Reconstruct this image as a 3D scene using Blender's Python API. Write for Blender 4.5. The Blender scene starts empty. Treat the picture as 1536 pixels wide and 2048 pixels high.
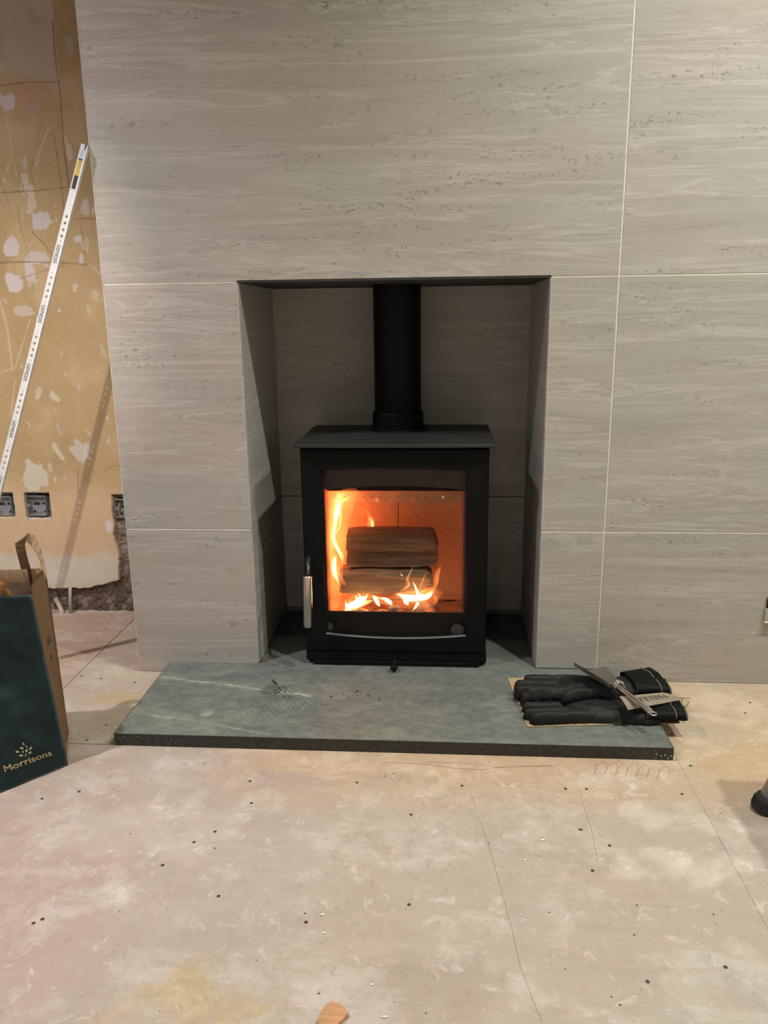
import bpy, bmesh, math, random
import numpy as np
from mathutils import Vector, Matrix

random.seed(7); RNG = np.random.RandomState(11)
S = bpy.context.scene
COL = S.collection

# ------------------------------------------------------------------ camera
CP = np.array([0.79981, -1.86129, 0.91064])
FW = np.array([-0.07260285, 0.96731287, -0.24297043])
RT = np.array([0.99734899, 0.07160681, -0.01294063])
UP = np.array([-0.0048807, 0.24326584, 0.96994737])
F = 1551.94
cd = bpy.data.cameras.new('camera'); cam = bpy.data.objects.new('camera', cd); COL.objects.link(cam)
cam.matrix_world = Matrix(((RT[0], UP[0], -FW[0], CP[0]), (RT[1], UP[1], -FW[1], CP[1]), (RT[2], UP[2], -FW[2], CP[2]), (0, 0, 0, 1)))
cd.sensor_fit = 'HORIZONTAL'; cd.sensor_width = 36.0; cd.lens = F / 1536 * 36
cd.clip_start = 0.02
S.camera = cam

# ------------------------------------------------------------------ world, exposure
w = bpy.data.worlds.new('world'); S.world = w; w.use_nodes = True
w.node_tree.nodes['Background'].inputs[0].default_value = (0.9, 0.92, 1, 1)
w.node_tree.nodes['Background'].inputs[1].default_value = 0.02
S.view_settings.view_transform = 'Standard'; S.view_settings.look = 'None'
S.view_settings.gamma = 1; S.view_settings.exposure = -0.04
S.view_settings.use_curve_mapping = False
S.cycles.max_bounces = 8; S.cycles.diffuse_bounces = 4; S.cycles.transparent_max_bounces = 24
S.cycles.caustics_reflective = False; S.cycles.caustics_refractive = False

# ------------------------------------------------------------------ ceiling downlights and added fill spots
CEIL = 2.6
def spot(name, loc, aim, power, col, size=150, blend=1.0, rad=.03):
    l = bpy.data.lights.new(name, 'SPOT'); l.energy = power; l.color = col
    l.spot_size = math.radians(size); l.spot_blend = blend; l.shadow_soft_size = rad
    o = bpy.data.objects.new(name, l); COL.objects.link(o); o.location = loc
    d = Vector(aim) - Vector(loc); o.rotation_euler = d.to_track_quat('-Z', 'Y').to_euler()
    return o
spot('downlight_right', (1.52, -.77, CEIL - .02), (1.5, -.75, 0), 124, (.98, 1.0, .90), 122, 1)
spot('downlight_left', (-.81, -.943, CEIL - .02), (-.75, -.85, 0), 180, (.98, .92, 1.0), 114, 1)
spot('downlight_far_right', (2.4, -.78, CEIL - .02), (2.3, -.8, 0), 130, (.98, 1.0, .92), 130, 1)
spot('front_fill_spot', (.5, -2.3, CEIL - .02), (.45, -2.0, 0), 22, (1.0, .96, .90), 120, 1, .05)  # fill added behind the camera to brighten the wall and niche
for k, x in enumerate((-.7, .9, 2.2)):
    spot('room_fill_spot', (x, -3.1, CEIL - .02), (x, -3.1, 0), 135, (1.0, .97, .93), 82, .8, .05)  # unseen fills added for soft bounce off the room
spot('alcove_fill_spot', (.25, -1.9, 2.25), (-.50, .42, .62), 150, (1.0, .93, .82), 27, .9, .018)  # added unseen spot, narrowed to light the alcove and throw the trim's shadow

# ------------------------------------------------------------------ helpers
def at(x, y, ax, val):
    """point on the plane coordinate[ax] = val seen at pixel x, y (measuring aid)"""
    d = FW + RT * (x - 768) / F - UP * (y - 1024) / F
    return CP + d * ((val - CP[ax]) / d[ax])
def srgb(r, g, b):
    f = lambda c: c / 12.92 if c <= .04045 else ((c + .055) / 1.055) ** 2.4
    return (f(r / 255), f(g / 255), f(b / 255))
def tag(o, label=None, cat=None, group=None, kind=None):
    if label: o['label'] = label
    if cat: o['category'] = cat
    if group: o['group'] = group
    if kind: o['kind'] = kind
    return o
def empty(name, loc, label=None, cat=None, group=None, kind=None):
    o = bpy.data.objects.new(name, None); COL.objects.link(o); o.location = loc
    o.empty_display_size = .05
    return tag(o, label, cat, group, kind)
def link(name, me, mat=None, parent=None, smooth=False, flat=False):
    """link a mesh whose vertices are in world space; parented parts keep their place"""
    if mat is not None:
        for m in (mat if isinstance(mat, (list, tuple)) else [mat]): me.materials.append(m)
    o = bpy.data.objects.new(name, me); COL.objects.link(o)
    if smooth:
        me.shade_smooth()
    if flat:
        me.shade_flat()
    if parent is None:
        n = len(me.vertices)
        co = np.empty(n * 3); me.vertices.foreach_get('co', co); co = co.reshape(-1, 3)
        c = Vector(((co[:, 0].min() + co[:, 0].max()) / 2, (co[:, 1].min() + co[:, 1].max()) / 2, co[:, 2].min()))
        me.transform(Matrix.Translation(-c)); o.location = c
    else:
        o.parent = parent
        pl = Vector((0, 0, 0)); q = parent
        while q: pl += Vector(q.location); q = q.parent
        me.transform(Matrix.Translation(-pl))
    return o
def obj(name, bm, mat=None, parent=None, smooth=False, angle=None):
    bmesh.ops.recalc_face_normals(bm, faces=bm.faces)
    me = bpy.data.meshes.new(name); bm.to_mesh(me); bm.free()
    o = link(name, me, mat, parent, smooth or angle is not None)
    if angle is not None:
        me.set_sharp_from_angle(angle=math.radians(angle))
    return o
def B(): return bmesh.new()
def box(bm, x0, x1, y0, y1, z0, z1, bev=0, seg=2):
    vs = [bm.verts.new((x, y, z)) for x in (x0, x1) for y in (y0, y1) for z in (z0, z1)]
    fs = [bm.faces.new([vs[i] for i in f]) for f in ((0, 1, 3, 2), (4, 6, 7, 5), (0, 4, 5, 1), (2, 3, 7, 6), (0, 2, 6, 4), (1, 5, 7, 3))]
    if bev:
        es = list({e for f in fs for e in f.edges})
        bmesh.ops.bevel(bm, geom=es, offset=bev, segments=seg, profile=.5, affect='EDGES')
    return bm
def tube(bm, pts, rads, n=12, cap=True, flat=None):
    """round tube through pts; flat=(vector,scale) squashes along a direction"""
    pts = [Vector(p) for p in pts]
    if not isinstance(rads, (list, tuple)): rads = [rads] * len(pts)
    rings = []; ref = None
    for i, p in enumerate(pts):
        t = (pts[min(i + 1, len(pts) - 1)] - pts[max(i - 1, 0)]).normalized()
        if ref is None:
            ref = Vector((0, 0, 1)) if abs(t.z) < .9 else Vector((1, 0, 0))
        a = t.cross(ref).normalized(); b = a.cross(t).normalized(); ref = b
        ring = []
        for k in range(n):
            th = 2 * math.pi * k / n
            o = (a * math.cos(th) + b * math.sin(th)) * rads[i]
            if flat: fv = Vector(flat[0]).normalized(); o = o - fv * o.dot(fv) * (1 - flat[1])
            ring.append(bm.verts.new(p + o))
        rings.append(ring)
    for i in range(len(rings) - 1):
        for k in range(n):
            bm.faces.new((rings[i][k], rings[i][(k + 1) % n], rings[i + 1][(k + 1) % n], rings[i + 1][k]))
    if cap:
        bm.faces.new(rings[0]); bm.faces.new(rings[-1])
    return bm
def lathe(bm, cx, cy, prof, n=48):
    """prof: list of (r, z)"""
    rings = [[bm.verts.new((cx + r * math.cos(2 * math.pi * k / n), cy + r * math.sin(2 * math.pi * k / n), z)) for k in range(n)] for r, z in prof]
    for i in range(len(rings) - 1):
        for k in range(n):
            bm.faces.new((rings[i][k], rings[i][(k + 1) % n], rings[i + 1][(k + 1) % n], rings[i + 1][k]))
    bm.faces.new(rings[0]); bm.faces.new(rings[-1])
    return bm
def prism(bm, pts, d):
    """closed polygon pts (3d), extruded by vector d"""
    a = [bm.verts.new(p) for p in pts]; b = [bm.verts.new(Vector(p) + Vector(d)) for p in pts]
    bm.faces.new(a); bm.faces.new(b[::-1])
    for i in range(len(a)):
        j = (i + 1) % len(a); bm.faces.new((a[i], b[i], b[j], a[j]))
    return bm
def gridmesh(name, P, cols=None, extra_faces=None):
    """P: (ny,nx,3) array of points; cols (ny,nx,3) linear colours"""
    ny, nx = P.shape[:2]
    idx = np.arange(ny * nx).reshape(ny, nx)
    q = np.stack([idx[:-1, :-1], idx[:-1, 1:], idx[1:, 1:], idx[1:, :-1]], -1).reshape(-1, 4)
    me = bpy.data.meshes.new(name)
    me.vertices.add(ny * nx); me.vertices.foreach_set('co', P.reshape(-1).astype(np.float32))
    me.loops.add(len(q) * 4); me.loops.foreach_set('vertex_index', q.reshape(-1).astype(np.int32))
    me.polygons.add(len(q)); me.polygons.foreach_set('loop_start', (np.arange(len(q)) * 4).astype(np.int32))
    me.polygons.foreach_set('loop_total', np.full(len(q), 4, np.int32))
    me.update(); me.validate()
    if cols is not None:
        a = me.color_attributes.new('tint', 'FLOAT_COLOR', 'POINT')
        c4 = np.ones((ny * nx, 4), np.float32); c4[:, :3] = cols.reshape(-1, 3)
        a.data.foreach_set('color', c4.reshape(-1))
    return me
# numpy value noise
_T = RNG.rand(256, 256)
def vn(x, y):
    xi = np.floor(x).astype(int); yi = np.floor(y).astype(int); fx = x - xi; fy = y - yi
    fx = fx * fx * (3 - 2 * fx); fy = fy * fy * (3 - 2 * fy)
    g = lambda a, b: _T[a & 255, b & 255]
    return (g(xi, yi) * (1 - fx) + g(xi + 1, yi) * fx) * (1 - fy) + (g(xi, yi + 1) * (1 - fx) + g(xi + 1, yi + 1) * fx) * fy
def fbm(x, y, o=4, s=0):
    r = 0; a = .5; t = 0
    for k in range(o):
        r = r + a * vn(x * 2 ** k + 17.3 * k + s, y * 2 ** k + 9.1 * k + s * 1.7); t += a; a *= .5
    return r / t
def sst(a, b, x):
    t = np.clip((x - a) / (b - a), 0, 1); return t * t * (3 - 2 * t)
def mixc(c, col, m):
    return c * (1 - m[..., None]) + np.array(col) * m[..., None]
def segdist(X, Y, pts):
    d = np.full(X.shape, 9.)
    for (x0, y0), (x1, y1) in zip(pts[:-1], pts[1:]):
        dx, dy = x1 - x0, y1 - y0; L = dx * dx + dy * dy + 1e-12
        t = np.clip(((X - x0) * dx + (Y - y0) * dy) / L, 0, 1)
        d = np.minimum(d, np.hypot(X - x0 - t * dx, Y - y0 - t * dy))
    return d
# ------------------------------------------------------------------ materials
class MT:
    def __init__(s, name, rough=.6, metal=0, col=(.5, .5, .5), spec=.5):
        s.m = bpy.data.materials.new(name); s.m.use_nodes = True
        s.t = s.m.node_tree; s.n = s.t.nodes; s.b = s.n['Principled BSDF']
        s.b.inputs['Roughness'].default_value = rough; s.b.inputs['Metallic'].default_value = metal
        s.b.inputs['Base Color'].default_value = (*col, 1); s.b.inputs['Specular IOR Level'].default_value = spec
    def node(s, t, **k):
        n = s.n.new(t)
        for a, b in k.items(): setattr(n, a, b)
        return n
    def l(s, a, b): s.t.links.new(a, b)
    def coord(s, scale=(1, 1, 1), rnd=False, rot=(0, 0, 0)):
        tc = s.node('ShaderNodeTexCoord'); mp = s.node('ShaderNodeMapping')
        mp.inputs['Scale'].default_value = scale; mp.inputs['Rotation'].default_value = rot
        src = tc.outputs['Object']
        if rnd:
            oi = s.node('ShaderNodeObjectInfo'); cb = s.node('ShaderNodeCombineXYZ'); mu = s.node('ShaderNodeMath', operation='MULTIPLY')
            mu.inputs[1].default_value = 23.0; s.l(oi.outputs['Random'], mu.inputs[0])
            s.l(mu.outputs[0], cb.inputs[0]); s.l(mu.outputs[0], cb.inputs[2]); s.l(mu.outputs[0], cb.inputs[1])
            ad = s.node('ShaderNodeVectorMath', operation='ADD'); s.l(src, ad.inputs[0]); s.l(cb.outputs[0], ad.inputs[1]); src = ad.outputs[0]
        s.l(src, mp.inputs[0]); return mp.outputs[0]
    def noise(s, co, scale=5, detail=4, rough=.5, dist=0):
        n = s.node('ShaderNodeTexNoise'); n.inputs['Scale'].default_value = scale; n.inputs['Detail'].default_value = detail
        n.inputs['Roughness'].default_value = rough; n.inputs['Distortion'].default_value = dist; s.l(co, n.inputs['Vector']); return n.outputs['Fac']
    def ramp(s, f, stops):
        r = s.node('ShaderNodeValToRGB'); e = r.color_ramp.elements
        while len(e) > 1: e.remove(e[-1])
        for i, (p, c) in enumerate(stops):
            q = e[0] if i == 0 else e.new(p)
            q.position = p; q.color = (*(c if isinstance(c, tuple) else (c, c, c)), 1)
        s.l(f, r.inputs[0]); return r.outputs[0]
    def mix(s, f, a, b, mode='MIX'):
        n = s.node('ShaderNodeMix', data_type='RGBA', blend_type=mode)
        for i, v in ((0, f), (6, a), (7, b)):
            if isinstance(v, (int, float)): n.inputs[i].default_value = v
            elif isinstance(v, tuple): n.inputs[i].default_value = (*v, 1)
            else: s.l(v, n.inputs[i])
        return n.outputs[2]
    def math(s, op, a, b=0.):
        n = s.node('ShaderNodeMath', operation=op)
        for i, v in ((0, a), (1, b)):
            if isinstance(v, (int, float)): n.inputs[i].default_value = v
            else: s.l(v, n.inputs[i])
        return n.outputs[0]
    def base(s, c): s.l(c, s.b.inputs['Base Color'])
    def bump(s, h, strength=.2, dist=.002):
        n = s.node('ShaderNodeBump'); n.inputs['Strength'].default_value = strength; n.inputs['Distance'].default_value = dist
        s.l(h, n.inputs['Height']); s.l(n.outputs[0], s.b.inputs['Normal'])
    def attr(s):
        a = s.node('ShaderNodeAttribute'); a.attribute_name = 'tint'; return a.outputs['Color']

def travertine():
    m = MT('travertine_tile', .42, spec=.4)
    warp = m.noise(m.coord((1.2, 1.2, 3), True), 2.0, 3, .5)
    band = m.noise(m.coord((.55, .55, 8), True), 2.4, 8, .64, .7)
    c = m.ramp(band, [(.28, (.33, .295, .262)), (.42, (.435, .395, .355)), (.53, (.455, .42, .375)), (.60, (.50, .465, .42)), (.72, (.57, .54, .49))])
    st = m.noise(m.coord((.7, .7, 11), True), 1.7, 6, .58, .9)
    sm = m.ramp(st, [(.50, 0.), (.535, .75), (.545, .0), (.62, 0.), (.655, .65), (.665, .15), (.75, 0.)])
    c = m.mix(sm, c, (.66, .63, .58))
    dk = m.noise(m.coord((1.0, 1.0, 16), True), 2.3, 5, .6, .5)
    c = m.mix(m.ramp(dk, [(.57, 0.), (.66, .5), (.68, .1), (.75, .0)]), c, (.32, .285, .25))
    g = m.noise(m.coord((7, 7, 70), True), 4, 3, .6)
    c = m.mix(.16, c, m.ramp(g, [(.3, (.30, .27, .23)), (.7, (.62, .58, .53))]))
    tint = m.noise(m.coord((1, 1, 1.8), True), 2.8, 3)
    c = m.mix(.30, c, m.ramp(tint, [(.35, (.54, .44, .38)), (.5, (.46, .43, .38)), (.65, (.44, .46, .40))]))
    gate = m.noise(m.coord((2.2, 2.2, 18), True), 1.9, 3, .6)
    pit = m.noise(m.coord((42, 42, 80), True), 1.9, 3, .75, .6)
    pm = m.math('MULTIPLY', m.ramp(gate, [(.53, 0.), (.64, 1.)]), m.ramp(pit, [(.555, 0.), (.63, 1.)]))
    p2 = m.math('MULTIPLY', m.ramp(m.noise(m.coord((55, 55, 80), True), 1.2, 2, .5), [(.70, 0.), (.74, 1.)]), .6)
    pm = m.math('MULTIPLY', m.math('MAXIMUM', pm, p2), .62)
    c = m.mix(pm, c, (.17, .145, .12))
    m.base(c); m.bump(m.math('SUBTRACT', band, pm), .12, .001)
    return m.m
TRAV = travertine()
def simple(name, col, rough=.6, metal=0, nscale=30, namt=.15, bump=.0, spec=.5, stretch=(1, 1, 1)):
    m = MT(name, rough, metal, col, spec)
    n = m.noise(m.coord(stretch), nscale, 4, .6)
    m.base(m.ramp(n, [(.3, tuple(c * (1 - namt) for c in col)), (.7, tuple(min(1, c * (1 + namt)) for c in col))]))
    if bump: m.bump(n, bump, .002)
    return m.m
GROUT = simple('cream_grout', (.80, .76, .66), .85)
ADHES = simple('grey_backing', (.30, .28, .26), .9)
BLACKST = simple('black_stove_paint', (.0050, .0050, .0048), .6, 0, 220, .3, .05, .15)
DARKST = simple('dark_cast_iron', (.018, .018, .0175), .52, 0, 260, .3, .08, .5)
STEEL = simple('brushed_steel', (.62, .58, .52), .22, 1, 60, .06)
CHROME = simple('polished_steel', (.66, .64, .62), .24, 1, 40, .05)
BLACKIN = simple('soot_black', (.012, .011, .010), .9)
SOFFIT = simple('shaded_soffit', (.05, .047, .042), .9, 0, 14, .4)  # dark tone puts the shadow under the lintel into the colour
def plain_attr(name, rough=.8, bumps=None, spec=.3):
    m = MT(name, rough, spec=spec); c = m.attr()
    n = m.noise(m.coord((1, 1, 1)), 160, 3, .6)
    m.base(m.mix(.05, c, m.ramp(n, [(.3, (.1, .09, .08)), (.7, (.9, .85, .8))])))
    if bumps: m.bump(m.noise(m.coord((1, 1, 1)), bumps[0], 5, .6), bumps[1], .002)
    return m.m

# ------------------------------------------------------------------ room shell
D = .4184          # alcove wall depth
def plaster(name, col): return simple(name, col, .9, 0, 8, .12)
PLAIN = plaster('plaster_pale', (.58, .58, .58))
def shell(name, x0, x1, y0, y1, z0, z1, mat=PLAIN):
    return tag(obj(name, box(B(), x0, x1, y0, y1, z0, z1), mat), kind='structure')
shell('ceiling', -1.45, 3.05, -4.05, .75, CEIL, CEIL + .05)
shell('wall_left', -1.45, -1.40, -4, .5, 0, CEIL)
shell('wall_right', 3.0, 3.05, -4, .5, 0, CEIL)
shell('wall_front', -1.40, 3.0, -4.05, -4.0, 0, CEIL)

# ---- chimney breast core: backing with grout joints, tiles as children
s_ = .0301; XL, XR = .3218, 1.0487; J1, J2 = .3958, .9958; NB = .3837; T = .009; G = .0018
core = B()
box(core, .0015, XL - .0, T * .35, .60, 0, J2)          # left pier
box(core, XR, 2.9985, T * .35, .60, 0, J2)               # right pier
box(core, .0015, 2.9985, T * .35, .60, J2 + .004, CEIL)     # above the opening
box(core, XL - .01, XR + .01, NB + T * .35, .60, 0, J2 + .004)
breast = obj('wall_chimney_breast', core, ADHES)
tag(breast, kind='structure')
grout = B()
zs = [0.0, J1, J2, J2 + .6, J2 + 1.2, CEIL]; xs = [0, 1.2, 2.4, 3.0]
gy = .0009
def gstrip(x0, x1, z0, z1): box(grout, x0, x1, gy, T * .34, z0, z1)
for z in zs[3:5]: gstrip(.002, 2.99, z - .0016, z + .0016)
gstrip(XR + .001, 2.99, J2 - .0016, J2 + .0016); gstrip(.002, XL - .001, J2 - .0016, J2 + .0016)
gstrip(.002, XL - .001, J1 - .0016, J1 + .0016); gstrip(XR + .001, 2.99, J1 - .0016, J1 + .0016)
for x in (1.2, 2.4):
    for a, b in zip(zs[:-1], zs[1:]): gstrip(x - .0016, x + .0016, max(a, s_) + .0017, b - .0017)
obj('grout_joint', grout, GROUT, breast)
def tile(x0, x1, z0, z1):
    t = obj('tile', box(B(), x0, x1, 0, T * .33, z0, z1, .0006, 1), TRAV, breast); return t
for a, b in zip(zs[2:-1], zs[3:]):
    for c, d in zip(xs[:-1], xs[1:]):
        tile(c + (G if c else 0), d - G, a + G * .8, b - G * .8)
for (c, d) in ((0, XL), (XR, 1.2 - G), (1.2 + G, 2.4 - G), (2.4 + G, 3.0)):
    tile(c, d, J1 + G * .8, J2 - G * .8)
    if d < 1.25 and c > .5 or c == 0 and False: z0 = s_ + .002
    else: z0 = .001
    tile(c, d, z0, J1 - G * .8)
# outer left return of the breast and niche linings (turned tiles)
def sidetile(name, x0, x1, y0, y1, z0, z1, par=breast):
    return obj(name, box(B(), x0, x1, y0, y1, z0, z1, .0006, 1), TRAV, par)
for a, b in zip(zs[:-1], zs[1:]): sidetile('tile', -.0005, .0013, T * .34, D + .012, a + G * .8 if a else .001, b - G * .8)
sidetile('tile', XL, XL + .004, .0032, NB, s_ + .003, J1 - G * .7); sidetile('tile', XL, XL + .004, .0032, NB, J1 + G * .7, J2 - .002)
sidetile('tile', XR - .004, XR, .0032, NB, s_ + .003, J1 - G * .7); sidetile('tile', XR - .004, XR, .0032, NB, J1 + G * .7, J2 - .002)
sidetile('tile', XL + .006, XR - .006, NB - .003, NB + T * .3, s_ + .012, J1 - .002); sidetile('tile', XL + .006, XR - .006, NB - .003, NB + T * .3, J1 + .001, J2 - .003)
bm = B()   # grout lines in the niche corners and on the edges (pale trim)
box(bm, XL - .0004, XL + .0012, -.0006, .0028, s_ + .002, J2 - .001); box(bm, XR - .0012, XR + .0004, -.0006, .0028, s_ + .002, J2 - .001)
box(bm, XL + .0041, XL + .0058, NB - .0045, NB - .001, s_ + .02, J2 - .003); box(bm, XR - .0058, XR - .0041, NB - .0045, NB - .001, s_ + .02, J2 - .003)
box(bm, -.0010, .0008, -.0008, .0022, .002, CEIL - .01)
obj('edge_trim', bm, simple('pale_edge_trim', (.62, .60, .56), .5), breast)
obj('soffit', box(B(), XL + .001, XR - .001, .0, NB - .004, J2 - .0012, J2 + .0035), SOFFIT, breast)

# ---- floor: joist deck + plywood sheets
def plywood(name, dusty, base=((.40, .28, .20), (.50, .375, .275)), rot=0):
    m = MT(name, .72, spec=.25)
    g = m.noise(m.coord((1.5, 9, 1), rot=(0, 0, rot)), 3.2, 7, .6, .9)
    c = m.ramp(g, [(.3, base[0]), (.7, base[1])])
    big = m.noise(m.coord((1, 1, 1)), 3.0, 5, .55, .4)
    d = m.noise(m.coord((1, 1, 1)), 11, 8, .72, .5)
    dm = m.math('ADD', m.math('MULTIPLY', big, .9), m.math('MULTIPLY', d, .6))
    c = m.mix(m.ramp(dm, [(.45, 0.), (.90, dusty)]), c, (.455, .41, .335))
    c = m.mix(m.ramp(m.noise(m.coord((1, 1.3, 1)), 7.5, 10, .74, .3), [(.50, 0.), (.62, .75)]), c, (.60, .55, .46))
    c = m.mix(m.ramp(m.noise(m.coord((1.2, 1, 1)), 10, 9, .75, .5), [(.53, 0.), (.70, .45)]), c, (.32, .28, .23))
    c = m.mix(m.ramp(m.noise(m.coord((1, 1, 1), False, (0, 0, .5)), 30, 6, .7, .8), [(.57, 0.), (.68, .6)]), c, (.72, .68, .60))
    c = m.mix(m.ramp(m.noise(m.coord((1.7, 1, 1), False, (0, 0, -.4)), 44, 4, .7, .6), [(.60, 0.), (.70, .5)]), c, (.25, .21, .17))
    # long faint scratches
    w = m.noise(m.coord((30, 1.2, 1), rot=(0, 0, .12)), 1.5, 3, .5, .3)
    c = m.mix(m.ramp(w, [(.66, 0.), (.70, .22), (.74, 0.)]), c, (.30, .25, .20))
    tint = m.noise(m.coord((1, 1, 1)), 1.6, 2)
    c = m.mix(.25, c, m.ramp(tint, [(.35, (.48, .38, .31)), (.65, (.42, .41, .33))]))
    a = m.attr()
    c = m.mix(1.0, c, a, 'MULTIPLY')
    m.base(c); m.bump(m.math('ADD', g, d), .18, .0012); return m.m
PLY = plywood('dusty_plywood', .75); PLY2 = plywood('bare_plywood', .15, ((.40, .245, .165), (.50, .33, .225)), .75)
PLY3 = plywood('pinkish_plywood', .40)
floor = tag(obj('floor', box(B(), -1.40, 3.0, -4.0, .60, -.06, -.004), simple('joist_deck', (.10, .07, .05), .9)), kind='structure')
YS = -.3655; XS = -.161
def sheet(x0, x1, y0, y1, mat, tintf=None, step=.02):
    nx = int((x1 - x0) / step) + 2; ny = int((y1 - y0) / step) + 2
    X, Y = np.meshgrid(np.linspace(x0, x1, nx), np.linspace(y0, y1, ny))
    P = np.stack([X, Y, np.zeros_like(X)], -1)
    C = np.ones(X.shape + (3,))
    if tintf: C = tintf(X, Y, C)
    # fold the rim down so that the sheet has an edge
    P[0, :, 2] = P[-1, :, 2] = -.004; P[:, 0, 2] = P[:, -1, 2] = -.004
    P[1, :, 1] = y0; P[-2, :, 1] = y1; P[:, 1, 0] = x0; P[:, -2, 0] = x1
    return link('plywood_sheet', gridmesh('plywood_sheet', P, C), mat, floor, flat=True)
def ell(X, Y, px, py, rx, ry, ang=0):
    c = at(px, py, 2, 0.); dx, dy = X - c[0], Y - c[1]; ca, sa = math.cos(ang), math.sin(ang)
    return np.hypot((dx * ca + dy * sa) / rx, (-dx * sa + dy * ca) / ry)
def tint_front(X, Y, C):
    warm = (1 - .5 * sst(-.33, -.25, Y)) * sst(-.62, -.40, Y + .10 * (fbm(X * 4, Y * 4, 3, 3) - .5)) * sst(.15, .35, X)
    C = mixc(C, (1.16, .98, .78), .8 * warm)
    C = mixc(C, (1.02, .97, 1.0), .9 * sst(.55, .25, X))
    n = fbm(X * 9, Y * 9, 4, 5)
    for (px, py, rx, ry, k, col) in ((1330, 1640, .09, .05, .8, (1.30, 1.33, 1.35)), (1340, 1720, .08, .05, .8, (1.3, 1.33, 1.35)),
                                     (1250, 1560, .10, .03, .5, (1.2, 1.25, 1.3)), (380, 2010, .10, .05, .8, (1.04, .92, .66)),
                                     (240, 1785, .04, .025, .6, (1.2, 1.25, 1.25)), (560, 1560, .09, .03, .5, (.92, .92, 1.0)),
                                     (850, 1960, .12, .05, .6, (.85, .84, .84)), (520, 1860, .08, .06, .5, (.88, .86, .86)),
                                     (230, 1650, .22, .08, .8, (1.16, 1.17, 1.18)), (800, 1560, .10, .03, .4, (.85, .88, .82))):  # first ellipse on this line paints the pool of light under the left downlight
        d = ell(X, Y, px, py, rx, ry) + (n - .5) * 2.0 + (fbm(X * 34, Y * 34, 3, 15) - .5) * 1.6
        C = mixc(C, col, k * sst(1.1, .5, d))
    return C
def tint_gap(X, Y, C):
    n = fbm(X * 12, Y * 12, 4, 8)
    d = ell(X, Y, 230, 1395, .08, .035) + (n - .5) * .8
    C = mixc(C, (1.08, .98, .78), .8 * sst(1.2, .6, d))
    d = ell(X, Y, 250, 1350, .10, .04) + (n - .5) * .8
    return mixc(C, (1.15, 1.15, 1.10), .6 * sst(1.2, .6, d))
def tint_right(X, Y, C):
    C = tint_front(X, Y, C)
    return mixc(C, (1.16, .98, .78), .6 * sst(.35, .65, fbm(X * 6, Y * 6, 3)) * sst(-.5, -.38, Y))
XR2 = 1.3000
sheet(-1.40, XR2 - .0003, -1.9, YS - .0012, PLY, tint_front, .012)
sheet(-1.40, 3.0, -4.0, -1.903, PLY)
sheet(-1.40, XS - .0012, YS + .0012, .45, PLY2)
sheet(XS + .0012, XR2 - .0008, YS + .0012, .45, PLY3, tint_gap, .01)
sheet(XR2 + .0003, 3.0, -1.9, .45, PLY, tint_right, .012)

# screws, crumbs and pencil marks on the floor
SCREW = simple('dark_screw_head', (.05, .04, .032), .6)
bm = B()
scr = [(270, 1365), (213, 1450), (174, 1480), (163, 1352), (202, 1357), (822, 1629), (924, 1571), (1131, 1577), (1173, 1578), (1162, 1659), (1219, 1691), (1185, 1741), (818, 1809), (1295, 1963), (1364, 1588), (1451, 1934), (1381, 1531), (1490, 1426), (1500, 1405), (500, 1562), (503, 1606), (430, 1663), (714, 1565), (612, 1844), (85, 1838), (67, 1846), (388, 1684), (325, 1730), (437, 1792), (158, 1583), (1343, 1468), (84, 1597)]
for x, y in scr:
    p = at(x, y, 2, .0003); lathe(bm, p[0], p[1], [(.0032, -.0005), (.0032, .0002), (.0012, .0001), (.0008, .0001)], 10)
obj('screw_head', bm, SCREW, floor)['kind'] = 'stuff'
bm = B(); bmd = B()
def crumb(bm, p, r):
    a = random.random() * 6.28; pts = []
    n = 5
    for k in range(n):
        th = a + 6.283 * k / n; q = r * (.5 + .7 * random.random())
        pts.append((p[0] + q * math.cos(th), p[1] + .7 * q * math.sin(th), p[2]))
    prism(bm, pts, (0, 0, r * .4))
for k in range(150):
    x = random.uniform(0, 1536); y = 1500 + 560 * random.random() ** .8
    p = at(x, y, 2, .0002)
    if p[1] < YS - .03: crumb(bm, p, random.uniform(.0006, .0019))
for x, y in [(213, 1332), (160, 1355), (225, 1402), (190, 1362), (1480, 1395), (1517, 1403), (1463, 1403), (375, 1492), (310, 1489), (1043, 1830), (647, 1867), (645, 1830), (143, 1230), (150, 1233), (240, 1236), (350, 1612), (130, 1620), (1050, 1720), (1085, 1680), (690, 2020), (720, 2025), (745, 1970), (770, 2035), (1510, 1372), (1265, 1556), (1370, 1545), (1350, 1548)]:
    crumb(bm, at(x, y, 2, .0002), random.uniform(.002, .0045))
for k in range(40):
    x = random.uniform(150, 1536); y = random.uniform(1500, 2040); crumb(bmd, at(x, y, 2, .0002), random.uniform(.0008, .0022))
obj('plaster_crumb', bm, simple('white_crumb', (.75, .70, .60), .8), floor)['kind'] = 'stuff'
obj('dirt_crumb', bmd, simple('dark_crumb', (.10, .08, .06), .8), floor)['kind'] = 'stuff'
def ribbon(bm, pts, wd, z=.0006):
    pts = [Vector((p[0], p[1], z)) for p in pts]; L = []
    for i, p in enumerate(pts):
        t = (pts[min(i + 1, len(pts) - 1)] - pts[max(0, i - 1)]).normalized(); n = Vector((-t.y, t.x, 0)) * wd / 2
        L.append((bm.verts.new(p + n), bm.verts.new(p - n)))
    for i in range(len(L) - 1): bm.faces.new((L[i][0], L[i][1], L[i + 1][1], L[i + 1][0]))
def pxrib(bm, px, wd, zz=0., dz=.0005): ribbon(bm, [at(x, y, 2, zz) for x, y in px], wd, zz + dz)
bm = B()
pts = []
for k in range(60):
    t = k / 59; pts.append((1180 + 160 * t + 7 * math.sin(t * 48), 1534 + 12 * t - 13 * math.sin(t * 48 + .9)))
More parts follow.
